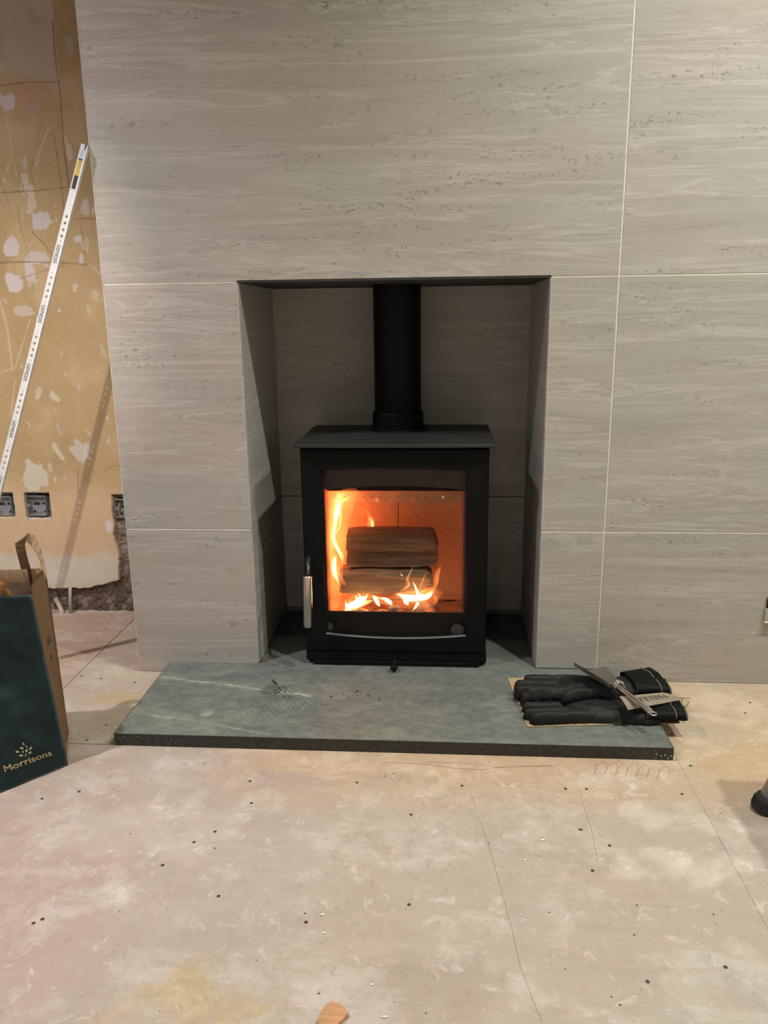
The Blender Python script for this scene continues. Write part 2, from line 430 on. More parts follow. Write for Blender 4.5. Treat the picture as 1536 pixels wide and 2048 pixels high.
pxrib(bm, pts, .0006)
pxrib(bm, [(770, 1525), (850, 1528), (900, 1536), (960, 1540), (1020, 1532), (1110, 1533)], .0007)
pxrib(bm, [(850, 1524), (930, 1527), (1000, 1536), (1115, 1530)], .0006)
pxrib(bm, [(940, 1580), (980, 1700), (1022, 1850), (1040, 1930), (1062, 1990), (1085, 2047)], .0004)
pxrib(bm, [(1160, 1590), (1183, 1660), (1196, 1725)], .0004)
obj('pencil_mark', bm, simple('pencil_grey', (.27, .20, .15), .8), floor)
bm = B()
pxrib(bm, [(1344, 1393), (1362, 1396), (1380, 1397)], .003)
pxrib(bm, [(1366, 1397), (1362, 1410), (1372, 1414), (1378, 1404), (1370, 1400)], .0022); pxrib(bm, [(1350, 1396), (1352, 1403)], .0025)
pxrib(bm, [(1372, 1414), (1366, 1430), (1367, 1446)], .0014)
obj('marker_mark', bm, simple('brown_marker', (.16, .085, .035), .8), floor)

# ---- alcove wall (heightfield of stripped plaster with the chased channel)
st = .0025
xs_ = np.arange(-1.40, .0 + st, st); xs_ = np.concatenate([np.arange(-1.40, -.70, .02), np.arange(-.70, .004, st)])
zs_ = np.concatenate([np.arange(0, 1.85, st), np.arange(1.85, CEIL + .02, .02)])
X, Z = np.meshgrid(xs_, zs_)
def A2(x, y): p = at(x, y, 1, D); return (p[0], p[2])
C = np.zeros(X.shape + (3,)); n1 = fbm(X * 5, Z * 4, 5, 1); n2 = fbm(X * 30, Z * 22, 4, 2); n3 = fbm(X * 90, Z * 70, 3, 4); n4 = fbm(X * 14, Z * 9, 4, 9)
C[:] = np.array((.475, .335, .165))
C = mixc(C, (.42, .29, .13), sst(.45, .7, n1)); C = mixc(C, (.56, .42, .24), .6 * sst(.5, .75, n4))
lowz = sst(.47, .36, Z + .05 * (n1 - .5))
C = mixc(C, (.62, .44, .27), .9 * lowz)                          # salmon undercoat low on the wall
C = mixc(C, (.60, .55, .44), sst(.21, .17, Z + .10 * (n4 - .5)) * .9)   # whitish band above the skirting line
# pink-grey stripped zone high up on the left of a ridge
rx = np.interp(Z, [A2(106, 300)[1], A2(120, 200)[1], A2(115, 140)[1], A2(105, 0)[1]], [A2(120, 230)[0], A2(120, 200)[0], A2(114, 140)[0], A2(104, 0)[0]])
up = sst(A2(60, 175)[1], A2(60, 120)[1], Z + .10 * (n4 - .5)) * sst(rx + .006, rx - .006, X + .010 * (n2 - .5))
C = mixc(C, (.50, .40, .36), .85 * up)
C = mixc(C, (.40, .31, .24), .6 * up * sst(.55, .7, n2))
# stripes of tan showing, scraped marks
def patch(px, py, rx, rz, col, k=1., ang=0., rough=.9, s=0):
    global C
    c = A2(px, py); dx = (X - c[0]); dz = (Z - c[1]); ca, sa = math.cos(ang), math.sin(ang)
    p1, p2 = np.abs((dx * ca + dz * sa) / rx), np.abs((-dx * sa + dz * ca) / rz)
    d = .5 * np.maximum(p1, p2) + .5 * np.hypot(p1, p2) + (n2 - .5) * rough * 1.7 + (n3 - .5) * .6
    C = mixc(C, col, k * sst(1.06, .94, d))
W1 = (.60, .53, .50); W2 = (.62, .52, .38)
for a in [(15, 205, .022, .020, W1), (62, 200, .030, .035, (.52, .30, .22), .8), (88, 445, .024, .024, W1), (22, 495, .022, .026, W1), (70, 520, .035, .022, W1, .8),
          (30, 565, .020, .024, W1), (60, 545, .016, .02, W1, .8), (163, 518, .008, .016, W1), (155, 478, .011, .008, W1), (62, 395, .013, .03, W2, .9), (50, 375, .010, .03, W2, .8),
          (48, 622, .030, .012, W1, .6), (110, 795, .022, .012, (.62, .55, .42), .9, -.6), (78, 785, .009, .022, (.62, .52, .40), .8, -.3), (117, 905, .010, .030, (.60, .55, .44), .9, .5),
          (160, 905, .020, .028, (.56, .50, .42), .9, .6), (175, 898, .012, .02, W1, .8), (66, 950, .040, .045, (.60, .55, .44), .95), (60, 540, .012, .04, W1, .5),
          (140, 95, .008, .022, (.44, .36, .32), .8), (142, 410, .012, .010, W1, .8), (170, 415, .012, .02, W1, .8), (138, 300, .008, .02, W2, .8),
          (218, 1055, .011, .016, (.66, .60, .58), .9), (100, 1150, .03, .03, (.62, .60, .50), .8), (190, 1150, .06, .012, (.63, .57, .46), .9), (190, 590, .01, .015, W2, .6), (150, 575, .006, .01, W1, .7)]:
    patch(*a)
for k in range(46):                                              # small scraped flecks
    patch(random.uniform(-20, 220), random.uniform(250, 960), random.uniform(.002, .006), random.uniform(.005, .018), random.choice([W1, W2]), random.uniform(.4, .85), random.uniform(-.7, .7), 1.3)
for pts, wd, k in (([(0, 172), (50, 165), (120, 163)], .0018, .8), ([(0, 385), (70, 382), (145, 373)], .0015, .8), ([(-5, 526), (60, 524), (130, 526), (175, 529)], .0020, .8), ([(0, 524), (40, 523), (140, 522)], .001, .6),
                   ([(105, 40), (112, 130), (122, 190), (127, 280), (137, 370)], .0024, .9), ([(108, 270), (120, 350), (128, 420)], .0014, .7), ([(150, 437), (192, 438)], .0014, .8),
                   ([(38, 345), (50, 390)], .0014, .7), ([(0, 360), (18, 410)], .0014, .7), ([(68, 320), (62, 340), (70, 385)], .0012, .6), ([(35, 410), (40, 450), (58, 515)], .0012, .7),
                   ([(65, 465), (90, 490), (110, 520)], .0016, .8), ([(40, 558), (80, 544), (130, 530)], .0013, .7), ([(162, 440), (165, 480), (172, 520)], .0010, .6), ([(155, 940), (157, 960), (156, 985)], .0016, .8),
                   ([(205, 945), (225, 932), (240, 930)], .0012, .7), ([(187, 445), (184, 470), (192, 477)], .001, .6)):
    q = [A2(*p) for p in pts]
    d = segdist(X, Z, q) + (n2 - .5) * .0022
    C = mixc(C, (.20, .13, .075), k * sst(wd * 1.25, wd * .5, d))
for pts, wd in (([(12, 230), (22, 290), (32, 350)], .003), ([(98, 255), (85, 285), (72, 330)], .004), ([(0, 600), (15, 660), (25, 740)], .004), ([(0, 745), (30, 735), (60, 640)], .003), ([(30, 760), (22, 830)], .003), ([(40, 1095), (80, 1120), (115, 1210)], .001)):
    d = segdist(X, Z, [A2(*p) for p in pts]) + (n2 - .5) * .004
    C = mixc(C, (.60, .48, .32), .7 * sst(wd * 1.2, wd * .4, d))
Y = np.full(X.shape, D); Y += (n1 - .5) * .003 + (n2 - .5) * .0015
# ridge: strip next to the breast stands a touch proud high up
Y -= .004 * sst(rx - .001, rx + .002, X) * sst(A2(0, 330)[1], A2(0, 240)[1], Z)
# exposed masonry low down and the chase next to the breast
bx = [A2(0, 1180), A2(105, 1178), A2(140, 1177), A2(180, 1176), A2(207, 1170), A2(238, 1160)]
zb = np.interp(X, [b[0] for b in bx], [b[1] for b in bx]) + (n2 - .5) * .012
ch = [A2(222, 985), A2(226, 1035), A2(230, 1050), A2(226, 1070), A2(233, 1090), A2(238, 1115), A2(239, 1170)]
xc = np.interp(Z, [c[1] for c in ch][::-1], [c[0] for c in ch][::-1]) + (n2 - .5) * .007 + (n3 - .5) * .003
ztop = A2(222, 990)[1]
hole = sst(zb + .0012, zb - .0012, Z)
hole = np.maximum(hole, sst(xc - .0012, xc + .0012, X) * sst(ztop + .0015, ztop - .0015, Z + (n3 - .5) * .004))
for (x0, y0, x1, y1) in ((47, 986, 103, 1036), (-60, 986, 31, 1034)):
    a = A2(x0, y0); b = A2(x1, y1); wob = (n2 - .5) * .008
    frame = sst(.0012, -.0012, np.maximum(np.maximum(a[0] - X, X - b[0]), np.maximum(b[1] - Z, Z - a[1])) + wob * .5)
    rim = sst(.007, .003, np.maximum(np.maximum(a[0] - X, X - b[0]), np.maximum(b[1] - Z, Z - a[1])) + wob)
    C = mixc(C, (.58, .50, .38), rim * .7)
    edgel = sst(.0035, .0015, np.abs(X - a[0] - .004) + wob * .2) * sst(b[1] - .012, b[1], Z) * sst(a[1] + .004, a[1], Z)
    edger = sst(.005, .002, np.abs(X - b[0] + .003) + wob) * sst(b[1] - .012, b[1], Z) * sst(a[1] + .004, a[1], Z)
    hole = np.maximum(hole, frame * .9)
    FR = locals().setdefault('FRL', []); FR.append((edgel, edger))
rub = fbm(X * 45, Z * 40, 4, 6); rub2 = fbm(X * 120, Z * 110, 3, 7)
CM = np.zeros_like(C); CM[:] = (.105, .072, .05)
CM = mixc(CM, (.24, .185, .145), sst(.45, .75, rub)); CM = mixc(CM, (.035, .024, .018), sst(.62, .85, rub2)); CM = mixc(CM, (.5, .45, .38), .8 * sst(.84, .9, rub2 * .6 + rub * .4))
CM = mixc(CM, (.26, .20, .155), .6 * sst(.10, .2, Z) * sst(-.30, -.22, X))
C = C * (1 - hole[..., None]) + CM * hole[..., None]
for el, er in FRL: C = mixc(C, (.13, .10, .22), .8 * el); C = mixc(C, (.15, .12, .25), .5 * er)
Y = Y + hole * (.016 + (rub - .5) * .022 + (rub2 - .5) * .006)
bxm = np.zeros_like(X)
for (x0, y0, x1, y1) in ((54, 990, 98, 1031), (-19, 991, 29, 1031), (229, 997, 276, 1035)):
    a = A2(x0, y0); b = A2(x1, y1); bxm = np.maximum(bxm, sst(.001, -.001, np.maximum(np.maximum(a[0] - X, X - b[0]), np.maximum(b[1] - Z, Z - a[1])) + .002))
Y = np.where(bxm > .5, D + .038, Y)
Y = np.where(X > .0015, D + .014, Y)
wall = link('wall_alcove', gridmesh('wall_alcove', np.stack([X, Y, Z], -1), C), plain_attr('stripped_plaster', .85, (60, .15)), None, True)
tag(wall, kind='structure')
obj('masonry', box(B(), -1.40, -.003, D + .045, D + .08, 0, CEIL), simple('rough_masonry', (.10, .07, .05), .95, 0, 40, .4), wall)

# back boxes in the wall
GALV = simple('galvanised_steel', (.27, .28, .30), .6, .2, 70, .3)
def backbox(px0, py0, px1, py1, label, grp):
    a = at(px0, py0, 1, D + .012); b = at(px1, py1, 1, D + .012)
    e = empty('socket_back_box', ((a[0] + b[0]) / 2, D + .02, b[2]), label, 'socket box', grp)
    bm = B(); box(bm, a[0], b[0], D + .022, D + .0235, b[2], a[2])
    for x0, x1, z0, z1 in ((a[0], a[0] + .0014, b[2], a[2]), (b[0] - .0014, b[0], b[2], a[2]), (a[0], b[0], b[2], b[2] + .0014), (a[0], b[0], a[2] - .0014, a[2])):
        box(bm, x0, x1, D + .002, D + .0295, z0, z1)
    obj('box_body', bm, GALV, e)
    w_ = b[0] - a[0]; h_ = a[2] - b[2]
    for u, v, r in ((.30, .55, .0045), (.44, .55, .0045), (.74, .55, .0045), (.2, .15, .004), (.78, .15, .004)):
        bm = B(); x, z = a[0] + u * w_, b[2] + v * h_
        tube(bm, [(x, D + .0212, z), (x, D + .0219, z)], r, 12)
        obj('knockout', bm, BLACKIN, e)
    for u in (.06, .94):
        bm = B(); x, z = a[0] + u * w_, b[2] + .5 * h_
        box(bm, x - .004, x + .004, D + .004, D + .006, z - .005, z + .005); obj('fixing_lug', bm, GALV, e)
    return e
backbox(55, 991, 97, 1030, 'grey metal socket box set in the stripped wall, in full view', None)
backbox(-18, 992, 28, 1030, 'grey metal socket box cut by the left edge of the photo', None)
e = backbox(230, 998, 275, 1034, 'dark metal socket box in the chase beside the tiled breast', None)
bm = B(); q = at(241, 1008, 1, D + .02)
tube(bm, [(q[0], D + .025, q[2] + .012), (q[0] + .002, D + .006, q[2]), (q[0] - .003, D + .004, q[2] - .02), (q[0] + .004, D + .01, q[2] - .04)], .0016, 8)
obj('wire', bm, simple('yellow_wire', (.42, .38, .10), .6), e)
# conduit and offcut standing in the gap
PVC = simple('cream_conduit', (.50, .45, .37), .6)
a = at(140, 1180, 1, D - .004); b = at(141, 1226, 1, D - .012)
tag(obj('cable_conduit', tube(B(), [(a[0], a[1] + .004, a[2] + .006), (a[0] + .001, a[1], a[2]), (b[0], b[1], .001)], .0055, 12), PVC, None, True), 'cream cable conduit standing upright in the gap under the alcove plaster', 'conduit')
a = at(112, 1190, 1, D - .0); b = at(130, 1224, 1, D - .006)
tag(obj('plaster_offcut', box(B(), -.006, .006, -.004, .004, 0, .055, .001, 1), simple('white_offcut', (.60, .56, .48), .8)), 'short white strip leaning in the gap beside the conduit', 'offcut')
o = bpy.data.objects['plaster_offcut']; o.location = (b[0] - .004, D - .012, .0005); o.rotation_euler = (-.12, -.42, 0)

# hole with box low on the right of the breast (only its edge is in frame)
e = empty('wall_outlet_box', (1.645, .0, .165), 'dark open outlet box low on the right-hand tile', 'socket box')
bm = B(); box(bm, 1.6015, 1.688, -.006, -.0004, .2045, .232, .001, 1); obj('box_opening', bm, BLACKIN, e)
bm = B(); box(bm, 1.5985, 1.69, -.008, -.0004, .168, .2040, .002, 2); obj('box_cover', bm, simple('pale_green_plastic', (.40, .44, .38), .4), e)
bm = B(); box(bm, 1.5965, 1.69, -.013, -.0081, .168, .1715, .0015, 2); obj('box_highlight', bm, simple('white_highlight', (.72, .70, .64), .4), e)  # white strip stands in for the highlight along the box

# ------------------------------------------------------------------ hearth
hx0, hx1, hy0 = .0836, 1.2899, -.3681
def slate():
    m = MT('green_slate', .55, spec=.35)
    n = m.noise(m.coord((1, 2.2, 1)), 6, 8, .65, .8)
    c = m.ramp(n, [(.3, (.094, .106, .094)), (.5, (.132, .142, .124)), (.7, (.20, .206, .18))])
    f = m.noise(m.coord((1, 1.5, 1)), 45, 5, .65)
    c = m.mix(.3, c, m.ramp(f, [(.35, (.085, .10, .09)), (.65, (.28, .30, .265))]))
    c = m.mix(1., c, m.attr(), 'MULTIPLY'); m.base(c); m.bump(f, .15, .001); return m.m
SLATE = slate()
hearth = empty('hearth', ((hx0 + hx1) / 2, -.18, 0), 'grey green slate hearth slab with black edge under the stove', 'hearth')
X, Y = np.meshgrid(np.arange(hx0, hx1 + .001, .003), np.concatenate([np.arange(hy0, .176, .003)]))
H2 = lambda x, y: at(x, y, 2, s_)[:2]
C = np.ones(X.shape + (3,)); m1 = fbm(X * 10, Y * 16, 4, 12); m2 = fbm(X * 60, Y * 60, 3, 13)
C = mixc(C, (1.25, 1.3, 1.1), .7 * sst(.5, .75, m1) * sst(-.1, -.3, Y))
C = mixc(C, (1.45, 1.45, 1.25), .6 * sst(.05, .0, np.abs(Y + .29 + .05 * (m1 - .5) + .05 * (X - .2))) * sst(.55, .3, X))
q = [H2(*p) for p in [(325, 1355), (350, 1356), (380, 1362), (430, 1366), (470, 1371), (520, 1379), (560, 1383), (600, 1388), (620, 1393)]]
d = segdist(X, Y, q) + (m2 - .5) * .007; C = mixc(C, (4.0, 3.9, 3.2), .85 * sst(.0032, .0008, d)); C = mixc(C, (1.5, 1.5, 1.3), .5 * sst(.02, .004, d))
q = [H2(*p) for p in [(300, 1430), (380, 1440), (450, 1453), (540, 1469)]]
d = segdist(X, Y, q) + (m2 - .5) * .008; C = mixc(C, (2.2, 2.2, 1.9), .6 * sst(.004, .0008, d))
for (px, py, r, k, col) in ((412, 1425, .018, .8, (2, 2.05, 1.8)), (545, 1380, .035, .7, (.5, .45, .4)), (580, 1397, .02, .6, (.7, .7, .7)), (480, 1403, .012, .5, (.7, .7, .7)), (900, 1400, .12, .3, (.8, .8, .85)), (880, 1470, .08, .3, (1.4, 1.4, 1.3))):
    c_ = H2(px, py); dd = np.hypot(X - c_[0], (Y - c_[1])) / r + (m2 - .5) * 1.4; C = mixc(C, col, k * sst(1.1, .4, dd))
# zigzag boot print
c0 = np.array(H2(440, 1450)); c1 = np.array(H2(625, 1400)); ax = (c1 - c0); L = np.linalg.norm(ax); ax /= L; nn = np.array((-ax[1], ax[0]))
U = (X - c0[0]) * ax[0] + (Y - c0[1]) * ax[1]; V = (X - c0[0]) * nn[0] + (Y - c0[1]) * nn[1]
zig = np.abs(((U + .006 * np.abs(((V / .016) % 1) - .5) * 2) / .0125) % 1 - .5)
C = mixc(C, (1.9, 1.9, 1.75), .55 * sst(.22, .08, zig) * sst(.0, .1, U) * sst(L + .01, L - .01, U) * sst(.040, .028, np.abs(V)) * sst(.3, .5, m1 + .1))
P = np.stack([X, Y, np.full(X.shape, s_)], -1)
P[0, :, 2] -= .001; P[:, 0, 2] -= .001; P[:, -1, 2] -= .001
link('slab_top', gridmesh('slab_top', P, C), SLATE, hearth, flat=True)
bm = B(); box(bm, hx0 + .0004, hx1 - .0004, hy0 + .0004, 0, .0012, s_ - .0006); box(bm, XL + .0045, XR - .0045, 0, .1755, .0012, s_ - .0006)
obj('slab_edge', bm, simple('black_slab_edge', (.022, .024, .020), .35, 0, 90, .5, .4), hearth)
bm = B()
for k in range(64):
    x = random.choice([random.uniform(hx0, hx0 + .16), random.uniform(hx0, hx0 + .10), random.uniform(hx1 - .06, hx1), random.uniform(hx0, hx1)])
    z = random.uniform(.002, .024); r = random.uniform(.0002, .0006)
    box(bm, x - r, x + r, hy0 - r * .8, hy0 + .0006, z - r, z + r)
for x, y in [(1313, 1508), (1322, 1512), (1330, 1510), (1336, 1517), (1342, 1512)]:
    p = at(x, y, 1, hy0); box(bm, p[0] - .0012, p[0] + .0012, hy0 - .0010, hy0, max(.001, p[2] - .0015), p[2] + .0015)
obj('mortar_speck', bm, simple('pale_mortar', (.42, .40, .33), .9), hearth)['kind'] = 'stuff'
obj('slab_rear', box(B(), XL + .005, XR - .005, .1785, NB - .004, .001, s_, .0008, 1), simple('dark_slate', (.06, .065, .058), .6, 0, 20, .3), hearth)
bm = B()
for k in range(46):
    g = random.gauss(0, 1); x, y = (562 + g * 20, 1383 + random.gauss(0, 8)) if k < 30 else (700 + g * 30, 1391 + random.gauss(0, 5))
    crumb(bm, at(x, y, 2, s_ + .0002), random.uniform(.001, .0035))
tube(bm, [at(546, 1360, 2, s_ + .004), at(548, 1364, 2, s_ + .003), at(553, 1368, 2, s_ + .002)], .0022, 5)
obj('soot_crumb', bm, simple('soot_crumb', (.035, .025, .018), .9), hearth)['kind'] = 'stuff'

# ------------------------------------------------------------------ stove
stove = empty('wood_burning_stove', (.6855, .17, s_), 'black wood burning stove with a lit fire behind its glass door', 'stove')
SX0, SX1 = .4515, .9185
def orounded(bm, x0, x1, y0, y1, z0, z1, r=.012, n=5, ch=.0015):
    pts = []
    for cx, cy, a0 in ((x0 + r, y0 + r, math.pi), (x1 - r, y0 + r, 1.5 * math.pi), (x1 - r * .2, y1 - r * .2, 0), (x0 + r * .2, y1 - r * .2, .5 * math.pi)):
        rr = r if cy < (y0 + y1) / 2 else r * .2
        for k in range(n + 1):
            a = a0 + k / n * math.pi / 2; pts.append((cx + rr * math.cos(a), cy + rr * math.sin(a)))
    cx, cy = (x0 + x1) / 2, (y0 + y1) / 2
    rings = []
    for ins, z in ((ch, z0), (0, z0 + ch), (0, z1 - ch), (ch, z1)):
        rings.append([bm.verts.new((px + (cx - px) * ins / (x1 - x0) * 2, py + (cy - py) * ins / (y1 - y0) * 2, z)) for px, py in pts])
    for a, b in zip(rings[:-1], rings[1:]):
        for k in range(len(pts)): bm.faces.new((a[k], a[(k + 1) % len(pts)], b[(k + 1) % len(pts)], b[k]))
    bm.faces.new(rings[0]); bm.faces.new(rings[-1]); return bm
obj('top_plate', orounded(B(), .4395, .9325, -.0200, .338, .6062, .6142, .016), DARKST, stove, angle=35)
# body shell: sides, back, floor and roof round the firebox
bm = B()
box(bm, SX0, SX0 + .012, .020, .33, s_ + .002, .6058, .001); box(bm, SX1 - .012, SX1, .020, .33, s_ + .002, .6058, .001)
box(bm, SX0 + .012, SX1 - .012, .318, .33, s_ + .002, .6058); box(bm, SX0 + .012, SX1 - .012, .020, .318, .585, .6058); box(bm, SX0 + .012, SX1 - .012, .020, .318, s_ + .002, .085)
box(bm, SX0 + .012, SX0 + .030, .020, .030, .085, .585); box(bm, SX1 - .030, SX1 - .012, .020, .030, .085, .585)
obj('body', bm, BLACKST, stove)
obj('plinth', box(B(), .470, .901, -.003, .30, s_ + .0003, s_ + .0115, .001), BLACKST, stove)
obj('lower_panel', box(B(), SX0 - .001, SX1 + .001, .003, .0195, s_ + .012, .0690, .001), BLACKST, stove)
# door: frame with an opening whose top and bottom edges bow
ox0, ox1 = .5045, .8665; zt, zb_ = .5495, .1165
def ringpts(inset, y):
    pts = []; N = 14
    x0, x1 = ox0 + inset, ox1 - inset
    for k in range(N + 1):
        t = k / N; pts.append((x0 + (x1 - x0) * t, y, zb_ + inset - .0105 * (1 - (2 * t - 1) ** 2)))
    for k in range(N + 1):
        t = k / N; pts.append((x1 - (x1 - x0) * t, y, zt - inset + .0045 * (1 - (2 * t - 1) ** 2)))
    return pts
def outpts(y, ins=0):
    pts = []; N = 14; x0, x1, z0, z1 = .4575 + ins, .9140 - ins, .0705 + ins, .5995 - ins
    for k in range(N + 1): pts.append((x0 + (x1 - x0) * k / N, y, z0))
    for k in range(N + 1): pts.append((x1 - (x1 - x0) * k / N, y, z1))
    return pts
def loft(bm, loops):
    R = [[bm.verts.new(p) for p in l] for l in loops]
    for a, b in zip(R[:-1], R[1:]):
        for k in range(len(a)):
            j = (k + 1) % len(a); bm.faces.new((a[k], a[j], b[j], b[k]))
    return bm
door = obj('door', loft(B(), [outpts(.0195), outpts(.0018), outpts(0, .0016), ringpts(-.001, 0), ringpts(.0035, .0045), ringpts(.0035, .0195), outpts(.0195)]), BLACKST, stove, angle=25)
# lower lip of the opening, its grey paints the light the bevel catches
bm = B(); lo = ringpts(-.0005, -.0006)[:15]; hi = ringpts(.0026, .0030)[:15]
R1 = [bm.verts.new(p) for p in lo]; R2 = [bm.verts.new(p) for p in hi]
for k in range(14): bm.faces.new((R1[k], R1[k + 1], R2[k + 1], R2[k]))
obj('door_lip', bm, simple('lit_edge_grey', (.10, .10, .10), .4), door)
# glass
mg = MT('clear_fire_glass', .03); mg.n.remove(mg.b)
tr = mg.node('ShaderNodeBsdfTransparent'); tr.inputs[0].default_value = (.97, .93, .90, 1); gl = mg.node('ShaderNodeBsdfGlossy'); gl.inputs['Roughness'].default_value = .08
mx = mg.node('ShaderNodeMixShader'); mx.inputs[0].default_value = .007; mg.l(tr.outputs[0], mx.inputs[1]); mg.l(gl.outputs[0], mx.inputs[2]); mg.l(mx.outputs[0], mg.n['Material Output'].inputs[0])
glass = obj('glass', box(B(), ox0 + .002, ox1 - .002, .010, .0135, zb_ - .003, zt + .001), mg.m, door)
# black enamel print with dotted fringe down both sides, solid bands top and bottom
bm = B(); bd = B()
gx0, gx1 = .5115, .8655 - .004; gz0, gz1 = .168, .498
def disc(bm, x, z, r, y=.0093, n=8):
    bm.faces.new([bm.verts.new((x + r * math.cos(2 * math.pi * k / n), y, z + r * math.sin(2 * math.pi * k / n))) for k in range(n)])
for side in (0, 1):
    for c in range(6):
        for k in range(int((gz1 - gz0) / .0032)):
            z = gz0 + k * .0032 + (.0016 if c % 2 else 0); x = .0019 * c
            disc(bd, (gx0 + x - .0005) if side == 0 else (gx1 - x + .0005), z, .00150 * (1 - .12 * c))
obj('enamel_dot', bd, BLACKIN, glass)['kind'] = 'stuff'
for a, b in ((ox0 + .001, gx0 - .0005), (gx1 + .0005, ox1 - .001)):
    obj('enamel_border', box(B(), a, b, .0090, .0096, gz0 - .04, gz1 + .04), BLACKIN, glass)
# bare corners of the lower enamel band and the small flame emblem
mk = simple('smoky_grey', (.055, .053, .048), .7, spec=.2)
def fan(bm, px, py, rx, rz, y=.0088, n=20):
    c = at(px, py, 1, y); bm.faces.new([bm.verts.new((c[0] + rx * math.cos(2 * math.pi * k / n), y, c[2] + rz * math.sin(2 * math.pi * k / n))) for k in range(n)])
for a in ((659, 1253, .009, .012), (915, 1259, .017, .015)):
    bm = B(); fan(bm, *a); obj('worn_corner', bm, mk, glass)
bm = B()
c = at(911, 1266, 1, .0084)
for dx, dz, h in ((0, 0, .013), (.006, -.001, .009), (-.007, -.001, .008), (-.012, 0, .006), (.001, .013, .005)):
    p = [(c[0] + dx + .0016 * math.sin(t * 6.28) * (1 - t), .0084, c[2] + dz - .004 + h * t) for t in (0, .25, .5, .75, 1)]
    bm2 = p
    for sgn in (1,):
        L = [bm.verts.new((q[0] - .0018 * math.sin(math.pi * min(1, .15 + i / 4.5)), q[1], q[2])) for i, q in enumerate(p)]
        Rr = [bm.verts.new((q[0] + .0011 * math.sin(math.pi * min(1, .15 + i / 4.5)), q[1], q[2])) for i, q in enumerate(p)]
        for i in range(4): bm.faces.new((L[i], Rr[i], Rr[i + 1], L[i + 1]))
obj('flame_emblem', bm, BLACKIN, glass)
# baffle and log guard behind the glass
bm = B(); N = 16; x0, x1 = .500, .872
top = [(x0 + (x1 - x0) * k / N, .026, .56) for k in range(N + 1)]
bot = [(x0 + (x1 - x0) * k / N, .026, .4925 + .0105 * (1 - (2 * k / N - 1) ** 2)) for k in range(N + 1)]
prism(bm, top + bot[::-1], (0, .004, 0)); obj('air_deflector', bm, simple('purple_grey_steel', (.028, .020, .024), .6), stove)
obj('log_guard', box(B(), .500, .872, .024, .030, .090, .1695, .001), simple('brown_black_steel', (.012, .009, .007), .7, spec=.2), stove)
# firebox lining
VERM = simple('vermiculite_brick', (.52, .34, .21), .95, 0, 55, .10, .3)
ib = .245
def lin(n, *a, mat=VERM): return obj(n, box(B(), *a, .001, 1), mat, stove)
xj = at(797, 1030, 1, ib)[0]
zr0 = at(800, 1004, 1, ib)[2]; zr1 = at(800, 984, 1, ib)[2]
zl = at(900, 1190, 1, ib)[2]
lin('fire_brick', .482, xj - .0009, ib, ib + .03, .122, zr0); lin('fire_brick', xj + .0009, .888, ib, ib + .03, zl, zr0); lin('fire_brick', xj + .0009, .888, ib, ib + .03, .122, zl - .001)
lin('fire_brick', .463, .482, .032, ib + .03, .09, .50); lin('fire_brick', .888, .907, .032, ib + .03, .09, .50)
lin('fire_brick', .482, .888, .032, ib + .03, .087, .1055)
lin('fire_brick', .482, .888, .055, ib + .03, .505, .520)
rail = lin('air_rail', .482, .888, ib - .006, ib + .004, zr0 - .001, zr1 + .004, mat=simple('rail_steel', (.45, .36, .26), .6, .3))
for k in range(14):
    p = at(798 + (k - 6) * 17.9, 994, 1, ib - .007); obj('air_hole', tube(B(), [(p[0], ib - .0072, p[2]), (p[0], ib - .004, p[2])], .0014, 8), BLACKIN, rail)
p = at(886, 994, 1, ib - .008); obj('rail_screw', tube(B(), [(p[0], ib - .0095, p[2]), (p[0], ib - .006, p[2])], .0042, 12), STEEL, rail)
for k in range(6):
    p = at(845 + k * 17.5, 1161, 1, ib); obj('air_hole', tube(B(), [(p[0], ib - .0006, p[2]), (p[0], ib + .001, p[2])], .0014, 8), BLACKIN, stove)
# handle, slot, air lever
bm = B()
c = at(617, 1121, 1, 0); 
tube(bm, [(c[0], .0, c[2] - .012), (c[0], .0, c[2] + .012)], .0062, 10, flat=((0, 1, 0), .08)); obj('handle_slot', bm, BLACKIN, door)
ht = at(615.5, 1151, 1, -.045); hb = at(616, 1253, 1, -.045)
h = obj('door_handle', tube(B(), [(ht[0], -.045, ht[2]), (ht[0], -.045, ht[2] - .002), (hb[0], -.045, hb[2] + .002), (hb[0], -.045, hb[2])], [.0095, .0115, .0115, .0100], 32), STEEL, door, angle=40)
obj('handle_arm', tube(B(), [(c[0] + .002, .004, c[2] + .006), (c[0] + .001, -.018, c[2]), (ht[0] + .001, -.036, ht[2] + .018), (ht[0], -.045, ht[2] + .001)], .0042, 10), simple('dull_arm_steel', (.10, .095, .09), .45, .6), h, True)
hp = at(786, 1322, 1, -.004)
lv = obj('air_lever', tube(B(), [(.683, .010, .043), (.683, -.012, .043), (.683, -.020, .0425)], .0035, 10), DARKST, stove, True)
obj('lever_knob', tube(B(), [(.683, -.019, .0428), (.683, -.022, .0427), (.683, -.036, .042), (.683, -.043, .0415), (.683, -.046, .0414)], [.0055, .0078, .0092, .0075, .003], 14), BLACKST, lv, True)
# flue
pc = (.683, .252)
obj('flue_collar', lathe(B(), *pc, [(.0775, .6143), (.0765, .618), (.0695, .6205), (.0690, .660), (.0665, .664), (.0660, .6645)]), BLACKST, stove, angle=30)
obj('flue_pipe', lathe(B(), *pc, [(.0615, .6646), (.0632, .672), (.0632, J2 - .0013)]), simple('satin_black_flue', (.0032, .0032, .0045), .5, spec=.18), stove, angle=30)

